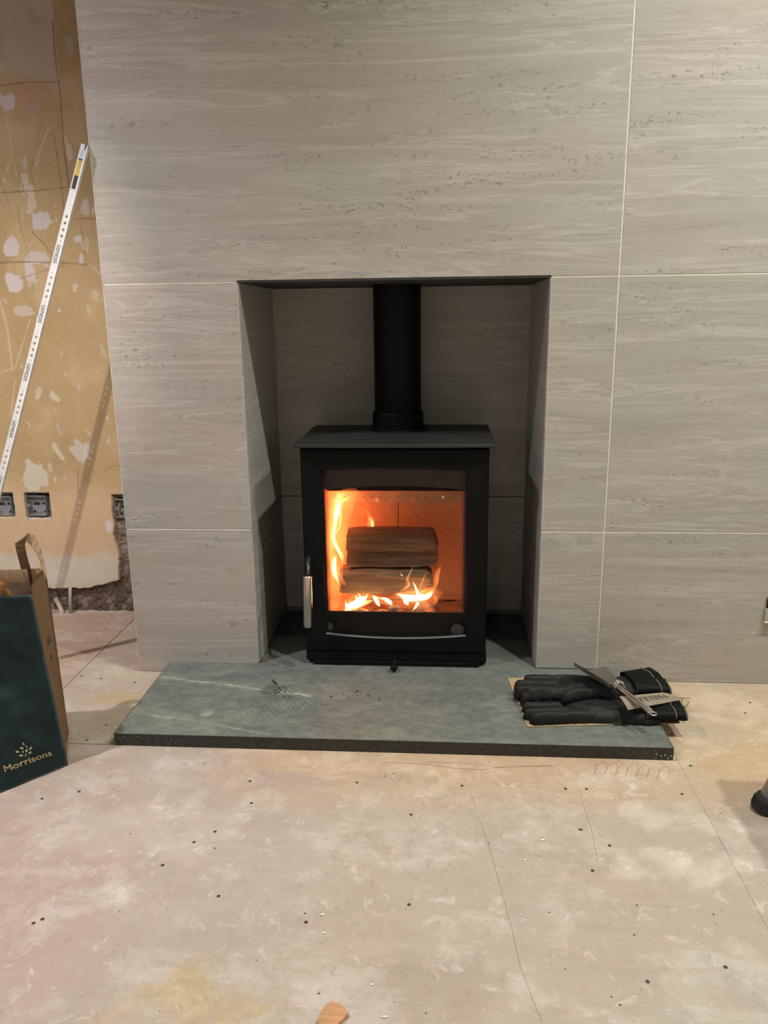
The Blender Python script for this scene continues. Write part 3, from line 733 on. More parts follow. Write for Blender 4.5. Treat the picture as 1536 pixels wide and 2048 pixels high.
# ------------------------------------------------------------------ fire
def log_(name, px, y, label, prof, seed):
    """split log lying left-right. px: (x, ytop, ybot) along it; prof: section as (depth, height fraction 0 bottom .. 1 top)"""
    rs = random.Random(seed); bm = B(); rings = []; N = 34
    sec = []
    for i in range(len(prof)):
        a, b = prof[i], prof[(i + 1) % len(prof)]
        for k in range(4): sec.append((a[0] + (b[0] - a[0]) * k / 4, a[1] + (b[1] - a[1]) * k / 4))
    xs0 = [p[0] for p in px]
    for i in range(N + 1):
        t = i / N; x = xs0[0] + (xs0[-1] - xs0[0]) * t
        a = at(x, np.interp(x, xs0, [p[1] for p in px]), 1, y); b = at(x, np.interp(x, xs0, [p[2] for p in px]), 1, y)
        h = a[2] - b[2]; ring = []; e = 0 if 0 < i < N else .0025
        for k, (dy, f) in enumerate(sec):
            nz = (float(fbm(np.array(t * 5. + seed), np.array(k * .55), 3, seed)) - .5) * .007
            ex = (float(fbm(np.array(dy * 60.), np.array(f * 3. + seed), 2, seed + 3)) - .5) * .012 if i in (0, 1, N - 1, N) else 0
            cy = np.mean([q[0] for q in sec])
            ring.append(bm.verts.new((a[0] + ex, y + dy + nz + (e if dy < cy else -e), b[2] + h * f + nz * .6 + (-e if f > .5 else e))))
        rings.append(ring)
    M = len(sec)
    for i in range(N):
        for k in range(M): bm.faces.new((rings[i][k], rings[i][(k + 1) % M], rings[i + 1][(k + 1) % M], rings[i + 1][k]))
    bm.faces.new(rings[0]); bm.faces.new(rings[-1])
    return tag(obj(name, bm, LOGM, None, angle=28), label, 'log', 'logs burning in the stove')
ml = MT('split_log_wood', .9, spec=.1)
g = ml.noise(ml.coord((2.0, 30, 34)), 3, 6, .65, .8)
ml.base(ml.mix(ml.ramp(ml.noise(ml.coord((1, 4, 5)), 9, 4, .6, .5), [(.4, .0), (.62, .7)]), ml.ramp(g, [(.3, (.11, .072, .045)), (.55, (.21, .14, .09)), (.75, (.30, .21, .14))]), (.10, .075, .055))); ml.bump(g, .5, .004)
LOGM = ml.m
log_('split_log', [(691, 1064, 1138), (760, 1062, 1140), (830, 1064, 1140), (866, 1064, 1137), (874, 1084, 1128)], .105, 'upper split log of the pair burning in the stove', [(.028, 1), (.006, .90), (0, .52), (.014, .42), (.004, .06), (.03, 0), (.08, .05), (.095, .6), (.07, .95)], 3)
log_('split_log', [(677, 1143, 1190), (745, 1141, 1192), (800, 1144, 1190), (850, 1143, 1188), (862, 1150, 1180)], .085, 'lower split log of the pair, its underside in flames', [(.035, .97), (.003, .90), (-.004, .80), (0, .08), (.02, 0), (.07, .05), (.085, .5), (.07, .97)], 5)
# charred stumps and ember bed
EMB = MT('glowing_ember', .9); EMB.b.inputs['Emission Strength'].default_value = 1.0
en = EMB.noise(EMB.coord((1, 1, 1)), 38, 4, .6)
EMB.l(EMB.ramp(en, [(.42, (.05, .008, .002)), (.56, (1.0, .20, .04)), (.72, (3.0, 1.4, .5))]), EMB.b.inputs['Emission Color'])
EMB.base(EMB.ramp(en, [(.4, (.05, .03, .02)), (.6, (.3, .12, .06))])); EMB = EMB.m
CHAR = simple('charred_wood', (.10, .07, .05), .95, 0, 60, .5, .5)
def lump(name, px, py, y, r, mat, label, cat, grp=None, sc=(1.5, 1, .7), rz=0):
    c = at(px, py, 1, y); bm = B(); bmesh.ops.create_icosphere(bm, subdivisions=3, radius=1)
    for v in bm.verts:
        n = .72 + .55 * fbm(np.array(v.co.x * 1.7 + px), np.array(v.co.y * 1.7 + v.co.z * 1.3 + py), 3)
        q = v.co * n * r; x_, y_ = q.x * sc[0], q.y * sc[1]
        v.co = Vector((c[0] + x_ * math.cos(rz) - y_ * math.sin(rz), y + x_ * math.sin(rz) + y_ * math.cos(rz), max(.107, c[2] + q.z * sc[2])))
    return tag(obj(name, bm, mat, None, True), label, cat, grp)
lump('charred_log_end', 850, 1222, .10, .030, CHAR, 'charred log end at the right of the ember bed', 'log', None, (1.1, 1.3, .9))
lump('charred_log_end', 790, 1220, .07, .018, CHAR, 'small charred log end in the middle of the ember bed', 'log', None, (1.0, 1, .9))
lump('ember_block', 720, 1226, .075, .020, EMB, 'glowing ember block below the left flames', 'ember', None, (1.9, 1, .6))
lump('ember_block', 765, 1228, .095, .018, EMB, 'glowing ember block at the middle of the fire bed', 'ember', None, (1.8, 1, .6))
bm = B()
X, Y = np.meshgrid(np.linspace(.484, .886, 70), np.linspace(.034, ib - .002, 34))
Zb = .122 + .022 * fbm(X * 25, Y * 25, 4, 20) - .010
tag(link('ash_bed', gridmesh('ash_bed', np.stack([X, Y, Zb], -1)), simple('pale_ash', (.34, .23, .15), .95, 0, 60, .3), None, True), 'bed of pale ash and embers on the stove floor', 'ash', None, 'stuff')

def fmat(name, col, st):
    m = bpy.data.materials.new(name); m.use_nodes = True; t = m.node_tree; n = t.nodes
    n.remove(n['Principled BSDF']); tr = n.new('ShaderNodeBsdfTransparent'); t.links.new(tr.outputs[0], n['Material Output'].inputs[0])
    e = n.new('ShaderNodeEmission'); e.inputs[0].default_value = (*col, 1); e.inputs[1].default_value = st
    t.links.new(e.outputs[0], n['Material Output'].inputs['Volume']); return m
FO = fmat('flame_orange', (1.0, .30, .07), 48); FH = fmat('flame_haze', (1.0, .27, .07), 16); FY = fmat('flame_yellow', (1.0, .62, .20), 150); FWm = fmat('flame_white', (1.0, .80, .42), 600)  # the haze is burning gas plus glare, painted as a faint glowing volume
def flame(label, tongues, y, grp=None):
    """tongues: list of (kind, [(px, py, halfwidth_px)...])"""
    e = None; K = {'h': ('gas_and_glare', FH), 'o': ('outer_flame', FO), 'y': ('inner_flame', FY), 'w': ('flame_core', FWm)}
    allp = [at(p[0], p[1], 1, y) for t in tongues for p in t[1]]
    e = empty('flame', (allp[0][0], y, min(p[2] for p in allp)), label, 'flame', grp)
    for kd, pts in tongues:
        # resample smoothly
        pp = np.array(pts, float); n = len(pp); tt = np.linspace(0, n - 1, (n - 1) * 6 + 1); q = []
        for t in tt:
            i = int(min(t, n - 2)); f = t - i; p0, p1, p2, p3 = pp[max(i - 1, 0)], pp[i], pp[i + 1], pp[min(i + 2, n - 1)]
            q.append(.5 * ((2 * p1) + (-p0 + p2) * f + (2 * p0 - 5 * p1 + 4 * p2 - p3) * f * f + (-p0 + 3 * p1 - 3 * p2 + p3) * f ** 3))
        P3 = [at(a[0], a[1], 1, y + .004 * math.sin(k * .35 + pts[0][0])) for k, a in enumerate(q)]
        R = [max(.0003, a[2] * .00117) for a in q]
        bm = B(); tube(bm, P3, R, 12, flat=((0, 1, 0), .75)); nm, mt = K[kd]; obj(nm, bm, mt, e, True)
    return e
flame('tall yellow flame licking up the left side of the logs', [
    ('h', [(668, 1228, 8), (668, 1200, 16), (668, 1120, 24), (672, 1040, 30), (690, 1000, 26), (715, 980, 6)]),
    ('o', [(690, 1170, 4), (668, 1130, 8), (662, 1090, 9), (668, 1040, 13), (676, 1005, 14), (690, 985, 3)]),
    ('y', [(678, 1165, 2), (668, 1148, 5), (666, 1128, 5), (669, 1112, 2)]), ('w', [(675, 1160, 1.5), (670, 1145, 4), (669, 1128, 4), (672, 1112, 1)]),
    ('y', [(685, 1128, 1), (684, 1112, 4), (674, 1095, 5), (666, 1072, 5), (670, 1045, 5), (674, 1020, 8), (678, 1000, 6), (676, 982, 1)]),
    ('w', [(683, 1118, 1), (677, 1102, 2.5), (667, 1078, 2.5), (671, 1050, 2.5), (674, 1026, 4.5), (678, 1004, 1)]),
    ('y', [(668, 1070, 1), (678, 1055, 3), (682, 1030, 3), (680, 1010, 2), (692, 998, 3), (701, 994, 1)]),
    ('o', [(662, 1140, 2), (660, 1110, 3), (663, 1080, 2), (660, 1060, .5)])], .075)
flame('small flame standing behind the top of the upper log', [
    ('o', [(736, 1066, 8), (742, 1045, 9), (738, 1030, 5), (728, 1015, 1)]), ('y', [(738, 1066, 2), (745, 1052, 4), (742, 1040, 3), (736, 1034, .6)]), ('w', [(741, 1062, 1), (745, 1050, 2), (743, 1042, .5)]),
    ('o', [(728, 1040, 1), (724, 1025, 2), (722, 1015, .5)]), ('o', [(745, 1002, 1), (753, 999, 5), (757, 1005, 2), (756, 1010, .5)])], .17)
flame('white hot flame low on the left of the ember bed', [
    ('w', [(690, 1228, 1), (697, 1214, 6), (712, 1208, 9), (724, 1200, 8), (732, 1194, 3), (736, 1188, .6)]), ('w', [(694, 1213, 4), (692, 1206, 1.5), (689, 1201, .5)]),
    ('w', [(712, 1208, 6), (714, 1198, 3), (711, 1190, .6)]), ('w', [(722, 1200, 5), (719, 1191, 2), (716, 1186, .4)]), ('y', [(690, 1222, 3), (710, 1212, 8), (735, 1204, 5), (748, 1200, 1)]), ('o', [(685, 1228, 3), (705, 1205, 14), (735, 1195, 10), (755, 1198, 2)])], .055)
flame('white hot flame below the middle of the lower log', [
    ('w', [(746, 1191, 1), (751, 1198, 5), (756, 1207, 4), (760, 1213, .6)]), ('w', [(762, 1196, 1), (770, 1198, 4), (779, 1204, 5), (784, 1210, 1)]), ('y', [(744, 1190, 1), (758, 1196, 3), (775, 1200, 3), (786, 1208, 1)]), ('o', [(742, 1190, 2), (760, 1200, 9), (785, 1208, 3)])], .065)
flame('white hot flame under the right end of the lower log', [
    ('h', [(770, 1210, 8), (800, 1200, 20), (850, 1195, 26), (885, 1185, 6)]),
    ('w', [(794, 1188, 1), (803, 1191, 4), (815, 1196, 8), (830, 1196, 7), (845, 1195, 7), (857, 1192, 5), (866, 1184, .8)]), ('w', [(836, 1206, 4), (831, 1214, 2.5), (825, 1222, .6)]), ('w', [(838, 1194, 5), (834, 1182, 3), (830, 1172, 2), (825, 1162, .5)]),
    ('w', [(806, 1192, 3), (812, 1204, 5), (817, 1210, 1)]), ('y', [(850, 1192, 4), (862, 1184, 3), (868, 1178, .7)]), ('o', [(790, 1188, 3), (820, 1194, 14), (850, 1190, 14), (870, 1172, 3)]), ('y', [(830, 1196, 3), (845, 1185, 2), (852, 1176, .6)])], .05)
flame('thin orange flames rising in front of the lower log', [
    ('y', [(800, 1182, .6), (814, 1174, 1.8), (819, 1166, 1.5), (814, 1158, 1.3), (820, 1146, 1.2), (827, 1132, .4)]), ('o', [(800, 1183, 1), (816, 1172, 5), (815, 1158, 4), (828, 1131, 1)]), ('y', [(840, 1175, .5), (846, 1160, 1.3), (851, 1146, .4)]), ('o', [(838, 1180, 2), (846, 1160, 3), (852, 1145, .7)]),
    ('w', [(801, 1147, .4), (803, 1150, 1.1), (806, 1152, .4)])], .045)
flame('faint orange flame rising at the right end of the lower log', [
    ('o', [(868, 1180, 3), (872, 1165, 6), (874, 1148, 6), (879, 1138, 4), (882, 1130, .8)]), ('o', [(872, 1178, 1), (875, 1160, 3), (878, 1145, 2), (881, 1135, .5)]), ('o', [(865, 1215, 1), (872, 1200, 5), (868, 1188, 3), (876, 1175, 1)])], .09)
# light given by the flames
def glow(x, y, z, pw, r=.02):
    l = bpy.data.lights.new('fire_glow', 'POINT'); l.energy = pw; l.color = (1, .22, .07); l.shadow_soft_size = r
    o = bpy.data.objects.new('fire_glow', l); COL.objects.link(o); o.location = (x, y, z)
glow(.515, .19, .42, .58, .02); glow(.510, .19, .30, .60, .02); glow(.510, .19, .18, .50, .02); glow(.585, .045, .145, .18, .012); glow(.70, .05, .150, .10, .012); glow(.78, .06, .165, .16, .012)

# ------------------------------------------------------------------ tile trim leaning in the alcove
T0 = Vector((-.0085, -.006, 1.300)); Bp = at(2, 953, 1, -.06); dv = (Vector(Bp) - T0); dv = dv / dv.length
Lt = T0.z / -dv.z - .002
trim = empty('tile_trim', tuple(T0 + dv * Lt), 'white perforated tile trim leaning on the left corner of the tiled breast', 'tile trim')
sd = Vector((0, -1, 0)).cross(dv).normalized()         # across the strip
if sd.x < 0: sd = -sd
nr = dv.cross(sd).normalized()
if nr.y > 0: nr = -nr
FWD = .0165
def tp(s, a, h=0): return T0 + dv * s + sd * (a - FWD * .5) + nr * h
TRW = simple('white_trim', (.66, .66, .66), .35, 0, 20, .04)
bm = B(); per = .1436
s0_ = (at(139, 482.5, 1, -.01)[2]); 
import itertools
offs = (T0.z - at(139, 482.5, 1, -.015)[2]) / -dv.z          # distance of the first star mark
holes = []; texts = []
k = -3
while True:
    b0 = offs + per * .52 + k * per - per * .0          # small dot starting each group
    b0 = offs + k * per - per * .478
    if b0 > Lt: break
    for fr, r in ((0, .0013), (.078, .0032), (.184, .0034), (.293, .0034), (.393, .0034), (.478, .0013)):
        s = b0 + fr * per
        if .16 < s < Lt - .01: holes.append((s, r))
    if .1 < b0 + .533 * per < Lt - .06: texts.append(b0 + .533 * per)
    k += 1
prev = 0.0; cells = []
for s, r in holes:
    c = .0052
    if s - c > prev: cells.append((prev, s - c, None))
    cells.append((s - c, s + c, r)); prev = s + c
cells.append((prev, Lt, None))
for a, b, r in cells:
    q = [bm.verts.new(tp(s, w_)) for s, w_ in ((a, 0), (b, 0), (b, FWD), (a, FWD))]
    if r is None: bm.faces.new(q); continue
    mid = (a + b) / 2; n = 12; ring = []
    for j in range(n):
        th = -3 * math.pi / 4 - 2 * math.pi * j / n
        ring.append(bm.verts.new(tp(mid + r * math.cos(th), FWD / 2 + r * math.sin(th))))
    # corner order in (s, across): (a,0)=225deg, (a,FWD)=135deg, (b,FWD)=45deg, (b,0)=-45deg
    order = [q[0], q[3], q[2], q[1]]
    for c_ in range(4):
        i0 = c_ * 3; A_, B_ = order[c_], order[(c_ + 1) % 4]
        bm.faces.new((A_, ring[i0], ring[i0 + 1])); bm.faces.new((A_, ring[i0 + 1], ring[i0 + 2], B_)); bm.faces.new((B_, ring[i0 + 2], ring[(i0 + 3) % n]))
bmesh.ops.remove_doubles(bm, verts=bm.verts, dist=1e-5)
bmesh.ops.solidify(bm, geom=bm.faces[:], thickness=.0009)
obj('punched_flange', bm, TRW, trim)
bm = B()
def qbox(bm, s0, s1, a0, a1, h0, h1):
    vs = [bm.verts.new(tp(s, a, h)) for s in (s0, s1) for a in (a0, a1) for h in (h0, h1)]
    for f in ((0, 1, 3, 2), (4, 6, 7, 5), (0, 4, 5, 1), (2, 3, 7, 6), (0, 2, 6, 4), (1, 5, 7, 3)): bm.faces.new([vs[i] for i in f])
qbox(bm, .008, Lt, FWD, FWD + .004, -.0012, .0085); obj('raised_lip', bm, simple('white_lip', (.74, .73, .70), .3), trim)
for s0, s1, col, nm in ((.000, .012, (.02, .02, .03), 'label_tip'), (.0125, .032, (.45, .50, .62), 'label_panel'), (.0325, .035, (.02, .02, .03), 'label_panel'), (.0355, .070, (.50, .36, .06), 'label_panel'), (.0705, .100, (.03, .03, .04), 'label_panel')):
    bm = B(); qbox(bm, s0, s1, .003 if s0 else .010, FWD - .0005 if s0 else .013, .0001, .0006); obj(nm, bm, simple('label_ink', col, .5), trim)
# printed words
def textmesh(body, size, mat, name, parent, xf, extr=0, bold=0):
    c = bpy.data.curves.new(name, 'FONT'); c.body = body; c.size = size; c.align_x = 'LEFT'; c.offset = bold; c.resolution_u = 3
    o = bpy.data.objects.new(name + '_src', c); COL.objects.link(o)
    dg = bpy.context.evaluated_depsgraph_get(); me = bpy.data.meshes.new_from_object(o.evaluated_get(dg)); bpy.data.objects.remove(o)
    me.name = name
    for v in me.vertices: v.co = Vector(xf(v.co.x, v.co.y))
    return link(name, me, mat, parent)
INK = simple('grey_print', (.16, .16, .17), .6)
Wt = per * .335
for s in texts:
    # letters read downwards, heads towards the right edge
    textmesh('GENESIS', .0150, INK, 'printed_word', trim, lambda u, v, s=s: tp(s + u * .80, .0035 + v * .92, .0004), bold=.0002)

# ------------------------------------------------------------------ paper carrier bag
C0b, C1b, C2b, C3b = [Vector(v) for v in ((.016, -.450, 0), (-.184, -.685, 0), (-.262, -.560, 0), (-.046, -.318, 0))]
C0t, C1t, C3t = Vector((-.0208, -.4408, .380)), Vector((-.304, -.538, .384)), Vector((-.0644, -.296, .388))
C2t = Vector((-.348, -.393, .402))
def bag_front(u, v):
    """u 0..1 right to left, v 0..1 bottom to top"""
    b = C0b.lerp(C1b, u); t = C0t.lerp(C1t, u); p = b.lerp(t, v)
    nrm = (C1t - C0t).cross(Vector((0, 0, 1))).normalized()
    if nrm.y > 0: nrm = -nrm
    w = float(fbm(np.array(u * 3.2 + 2.0), np.array(v * 4.0 + 1.0), 3, 31)) - .5
    ed = min(1, min(u, 1 - u) * 9) * min(1, v * 9)
    cr = .004 * math.exp(-((u - .42 + .12 * v) / .02) ** 2)
    w2 = abs(float(fbm(np.array(u * 5 + v * 3), np.array(v * 5 - u * 2), 2, 77)) - .5)
    return p + nrm * (.030 * w * ed - .022 * w2 * ed - cr * ed + .008 * math.sin(math.pi * u) * ed * (1 - v))
def quadsurf(fn, nu, nv):
    bm = B(); V = [[bm.verts.new(fn(i / nu, j / nv)) for i in range(nu + 1)] for j in range(nv + 1)]
    for j in range(nv):
        for i in range(nu): bm.faces.new((V[j][i], V[j][i + 1], V[j + 1][i + 1], V[j + 1][i]))
    return bm
bag = empty('paper_carrier_bag', (-.10, -.48, 0), 'dark green and brown paper carrier bag standing left of the hearth', 'bag')
GREEN = simple('green_bag_paper', (.018, .046, .047), .62, 0, 14, .25, .25)
KRAFT = simple('kraft_paper', (.40, .255, .135), .75, 0, 60, .08, .1)
def thick(bm, t=.0007):
    bmesh.ops.solidify(bm, geom=bm.faces[:], thickness=t); return bm
obj('front_panel', thick(quadsurf(bag_front, 40, 46)), GREEN, bag, True)
def gus(u, v):
    b = C0b.lerp(C3b, u); t = C0t.lerp(C3t, u); p = b.lerp(t, v)
    return p + (C1t - C0t).normalized() * (.012 * math.sin(math.pi * u) * (.3 + .7 * v) + .004 * (float(fbm(np.array(u * 2), np.array(v * 5), 2, 5)) - .5)) * (1 if 0 < u < 1 else 0)
obj('side_gusset', thick(quadsurf(gus, 12, 30)), KRAFT, bag, True)
obj('side_gusset', thick(quadsurf(lambda u, v: C1b.lerp(C2b, u).lerp(C1t.lerp(C2t, u), v), 4, 6)), KRAFT, bag)
def back(u, v):
    p = C3b.lerp(C2b, u).lerp(C3t.lerp(C2t, u), v)
    return p + Vector((0, 0, .0)) + Vector((.1, -1, 0)) * .006 * math.sin(u * 9) * v
obj('back_panel', thick(quadsurf(back, 20, 12)), KRAFT, bag, True)
bm = B(); bm.faces.new([bm.verts.new(v + Vector((0, 0, .003))) for v in (C0b, C1b, C2b, C3b)]); obj('bag_bottom', bm, KRAFT, bag)
# handle on the back panel: flat folded strip
hp_ = [(-.100, -.314, .350), (-.100, -.312, .385), (-.108, -.308, .425), (-.110, -.306, .445), (-.098, -.300, .462), (-.082, -.303, .452), (-.069, -.306, .426), (-.063, -.309, .404), (-.061, -.311, .384), (-.066, -.309, .366)]
wv = [(.014, -.004, .0)] * 4 + [(.011, -.004, .009), (.008, -.003, .012), (.008, -.004, .010), (.007, -.003, .0), (.009, -.003, 0), (.009, -.003, 0)]
bm = B(); rows = []
pp = np.array([list(a) + list(b) for a, b in zip(hp_, wv)])
tt = np.linspace(0, len(pp) - 1, 46)
for t in tt:
    i = int(min(t, len(pp) - 2)); f = t - i; f = f * f * (3 - 2 * f); q = pp[i] * (1 - f) + pp[i + 1] * f
    a = Vector(q[:3]); b = Vector(q[3:]) * .95; rows.append((bm.verts.new(a - b), bm.verts.new(a + b)))
for a, b in zip(rows[:-1], rows[1:]): bm.faces.new((a[0], a[1], b[1], b[0]))
obj('handle', thick(bm, .0012), simple('kraft_handle', (.52, .37, .22), .75, 0, 40, .1), bag, True)
PATCH = simple('kraft_patch', (.34, .23, .15), .75)
def onback(u, v, h=.0015): return back(u, v) + Vector((.28, -.96, 0)) * h
bm = quadsurf(lambda u, v: onback(.04 + .34 * u, .80 + .13 * v), 10, 4); obj('handle_patch', thick(bm), PATCH, bag)
# logo: find panel coordinates of image points by search
def uv_at(px, py):
    best = None
    for it, (cu, cv, sp) in enumerate(((.25, .3, .5), (0, 0, .08), (0, 0, .012), (0, 0, .002))):
        if it: cu, cv = best[1], best[2]
        best = None
        for i in range(-8, 9):
            for j in range(-8, 9):
                u, v = cu + sp * i / 8, cv + sp * j / 8
                if not (-.3 < u < 1 and -.1 < v < 1): continue
                p = np.array(C0b.lerp(C1b, u).lerp(C0t.lerp(C1t, u), v)) - CP
                z = p @ FW; x, y = 768 + F * (p @ RT) / z, 1024 - F * (p @ UP) / z
                d = (x - px) ** 2 + (y - py) ** 2
                if best is None or d < best[0]: best = (d, u, v)
    return np.array(best[1:])
P00 = uv_at(9, 1541); P10 = uv_at(105, 1508); P01 = uv_at(5, 1528)
LOGO = simple('gold_logo_print', (.42, .34, .19), .6)
nrmb = Vector((.32, -.94, .05)).normalized()
def lg(a, b):
    q = P00 + (P10 - P00) * a + (P01 - P00) * b; return bag_front(float(q[0]), float(q[1])) + Vector((.0012, -.0020, .0006))
tm = textmesh('Morrisons', 1.0, LOGO, 'bag_lettering', bag, lambda u, v: (u, v, 0), bold=0)
loc = Vector(bag.location)
# thicken the strokes with shifted copies, then map on to the paper
b0 = B(); b0.from_mesh(tm.data); bl_ = B(); tmp = bpy.data.meshes.new('tmp')
for dx, dy in ((0, 0), (.022, 0), (.044, 0), (.022, .022), (.022, -.022)):
    b2 = b0.copy()
    for v in b2.verts: v.co += Vector((dx, dy, 0))
    b2.to_mesh(tmp); b2.free(); bl_.from_mesh(tmp)
bl_.to_mesh(tm.data); bl_.free(); b0.free()
xw = max((v.co + loc).x for v in tm.data.vertices)
for v in tm.data.vertices:
    q = v.co + loc; v.co = lg(q.x / xw, q.y / .70) - loc
bm = B()
def pxuv(px, py): q = uv_at(px, py); return bag_front(float(q[0]), float(q[1])) + Vector((.0012, -.0020, .0006))
for px, py, a, b, ang in ((47.5, 1485, 4.4, 2.3, 1.25), (54, 1490, 1.9, 1.9, 0), (62.5, 1492, 4.6, 2.2, -.85), (44, 1494, 4.0, 2.4, .35), (35.5, 1500.5, 4.0, 2.3, 0.1), (46.5, 1501, 2.0, 1.9, 0), (54, 1498, 4.2, 2.4, -1.2), (61, 1501.5, 4.2, 2.3, -.65), (43, 1508, 4.3, 2.2, 0), (52.5, 1507, 2.3, 1.9, -.8)):
    vs = []
    for k in range(10):
        th = 6.283 * k / 10; x, y = a * math.cos(th), b * math.sin(th) * (1 - .2 * abs(math.cos(th)))
        vs.append(bm.verts.new(pxuv(px + x * math.cos(ang) - y * math.sin(ang), py + x * math.sin(ang) + y * math.cos(ang))))
    bm.faces.new(vs)
obj('leaf_emblem', bm, LOGO, bag)
INKG = simple('green_print', (.03, .06, .05), .7)
for body, v0, sz in (('BU', .60, .019), ('M', .52, .015)):
    textmesh(body, sz, INKG, 'side_print', bag, lambda a, b, v0=v0: gus(min(.98, .62 + a / .15), v0 + b / .39) + Vector((.0018, -.0006, 0)), bold=.0004)
# crumpled item inside the bag
bm = B(); bmesh.ops.create_icosphere(bm, subdivisions=4, radius=1)
for v in bm.verts:
    n = .85 + .35 * fbm(np.array(v.co.x * 2.4 + 3), np.array(v.co.y * 2.4 + v.co.z * 2), 4)
    v.co = Vector((-.150 + v.co.x * n * .075, -.400 + v.co.y * n * .034 + v.co.x * .022, .205 + v.co.z * n * .21))
mi = MT('amber_wrapping', .35); nn_ = mi.noise(mi.coord((1, 1, 1)), 14, 4, .6, 1)
mi.base(mi.ramp(nn_, [(.35, (.09, .022, .006)), (.5, (.36, .14, .03)), (.68, (.46, .28, .16))]))
tag(obj('wrapped_item', bm, mi.m, None, True), 'amber brown wrapped item poking up inside the carrier bag', 'package')

# ------------------------------------------------------------------ card, gloves, scoop
card = B(); cz = s_ + .0006
cpts = [(.9692, -.0609, cz), (.9935, -.2994, cz), (1.3306, -.2678, cz + .0005), (1.318, -.035, cz + .0005)]
prism(card, cpts, (0, 0, .0016))
tag(obj('cardboard_sheet', card, simple('brown_cardboard', (.40, .29, .16), .8, 0, 50, .08)), 'flat brown cardboard sheet under the gloves on the hearth', 'cardboard')
def make_gloves():
    st = .002
    gx = np.arange(.955, 1.345, st); gy_ = np.arange(-.33, .0, st); X, Y = np.meshgrid(gx, gy_)
    def hf(caps, k=.006):
        H = np.full(X.shape, -.02)
        for (x0, y0, r0, x1, y1, r1, hh) in caps:
            dx, dy = x1 - x0, y1 - y0; t = np.clip(((X - x0) * dx + (Y - y0) * dy) / (dx * dx + dy * dy), 0, 1)
            r = r0 + (r1 - r0) * t; d = np.hypot(X - x0 - t * dx, Y - y0 - t * dy) / r
            h = hh * np.sqrt(np.clip(1 - d ** 2.6, 0, 1)) - .02 * np.clip(d - 1, 0, 1)
            a = np.clip(.5 + .5 * (h - H) / k, 0, 1); H = H * (1 - a) + h * a + k * a * (1 - a) * .6
        return H
    low = [(1.012, -.283, .013, 1.14, -.262, .016, .026), (1.000, -.262, .013, 1.13, -.240, .016, .024), (1.000, -.232, .013, 1.13, -.215, .016, .022),
           (1.010, -.205, .013, 1.13, -.190, .016, .022), (1.12, -.235, .045, 1.20, -.240, .040, .028), (1.19, -.242, .036, 1.262, -.245, .036, .028)]
    up = [(1.014, -.121, .0135, 1.13, -.118, .016, .024), (.990, -.148, .0145, 1.13, -.143, .016, .024), (.988, -.177, .0145, 1.13, -.168, .017, .024),
          (1.000, -.207, .0145, 1.13, -.194, .018, .024), (1.12, -.155, .050, 1.18, -.150, .045, .031), (1.09, -.222, .015, 1.19, -.178, .022, .026), (1.18, -.148, .042, 1.258, -.138, .045, .027)]
    wr = (fbm(X * 28, Y * 70, 3, 41) - .5) * .006 + (fbm(X * 80, Y * 60, 2, 44) - .5) * .002
    hl = hf(low); hu = hf(up)
    zb0 = s_ + .0026
    topl = zb0 + np.maximum(hl, 0) + np.where(hl > .004, wr, 0)
    def mesh(H, base, top, name):
        ok = H > -.0008; V = {}; bm = B()
        cell = ok[:-1, :-1] & ok[:-1, 1:] & ok[1:, 1:] & ok[1:, :-1]
        def vt(j, i, s):
            k = (j, i, s)
            if k not in V:
                z = top[j, i] if s else base[j, i]
                V[k] = bm.verts.new((X[j, i], Y[j, i], max(z, base[j, i] + (.0004 if s else 0))))
            return V[k]
        J, I = np.nonzero(cell); cs = set(zip(J.tolist(), I.tolist()))
        for j, i in cs:
            bm.faces.new([vt(j, i, 1), vt(j, i + 1, 1), vt(j + 1, i + 1, 1), vt(j + 1, i, 1)])
            bm.faces.new([vt(j, i, 0), vt(j + 1, i, 0), vt(j + 1, i + 1, 0), vt(j, i + 1, 0)])
            for dj, di, e in ((-1, 0, ((j, i), (j, i + 1))), (1, 0, ((j + 1, i), (j + 1, i + 1))), (0, -1, ((j, i), (j + 1, i))), (0, 1, ((j, i + 1), (j + 1, i + 1)))):
                if (j + dj, i + di) not in cs:
                    bm.faces.new([vt(*e[0], 0), vt(*e[1], 0), vt(*e[1], 1), vt(*e[0], 1)])
        return bm
    basel = np.full(X.shape, zb0)
    bl = mesh(hl, basel, topl, 'l')
    # soft bed for the upper glove
    bed = np.where(hl > 0, topl + .001, zb0 + .0005)
    for _ in range(6): bed[1:-1, 1:-1] = np.maximum(bed[1:-1, 1:-1], .25 * (bed[:-2, 1:-1] + bed[2:, 1:-1] + bed[1:-1, :-2] + bed[1:-1, 2:]))
    bedup = np.maximum(bed, zb0 + .0005 + .012 * sst(.0, .02, hu))
    topu = bedup + np.maximum(hu, 0) * 1.0 + np.where(hu > .004, wr[::-1, ::-1], 0)
    bu = mesh(hu, bedup, topu, 'u')
    return bl, bu
GLV = simple('black_glove_leather', (.0115, .0110, .0100), .62, 0, 60, .3, .5, .3)
bl, bu = make_gloves()
SEAM = simple('olive_seam', (.35, .33, .22), .7)
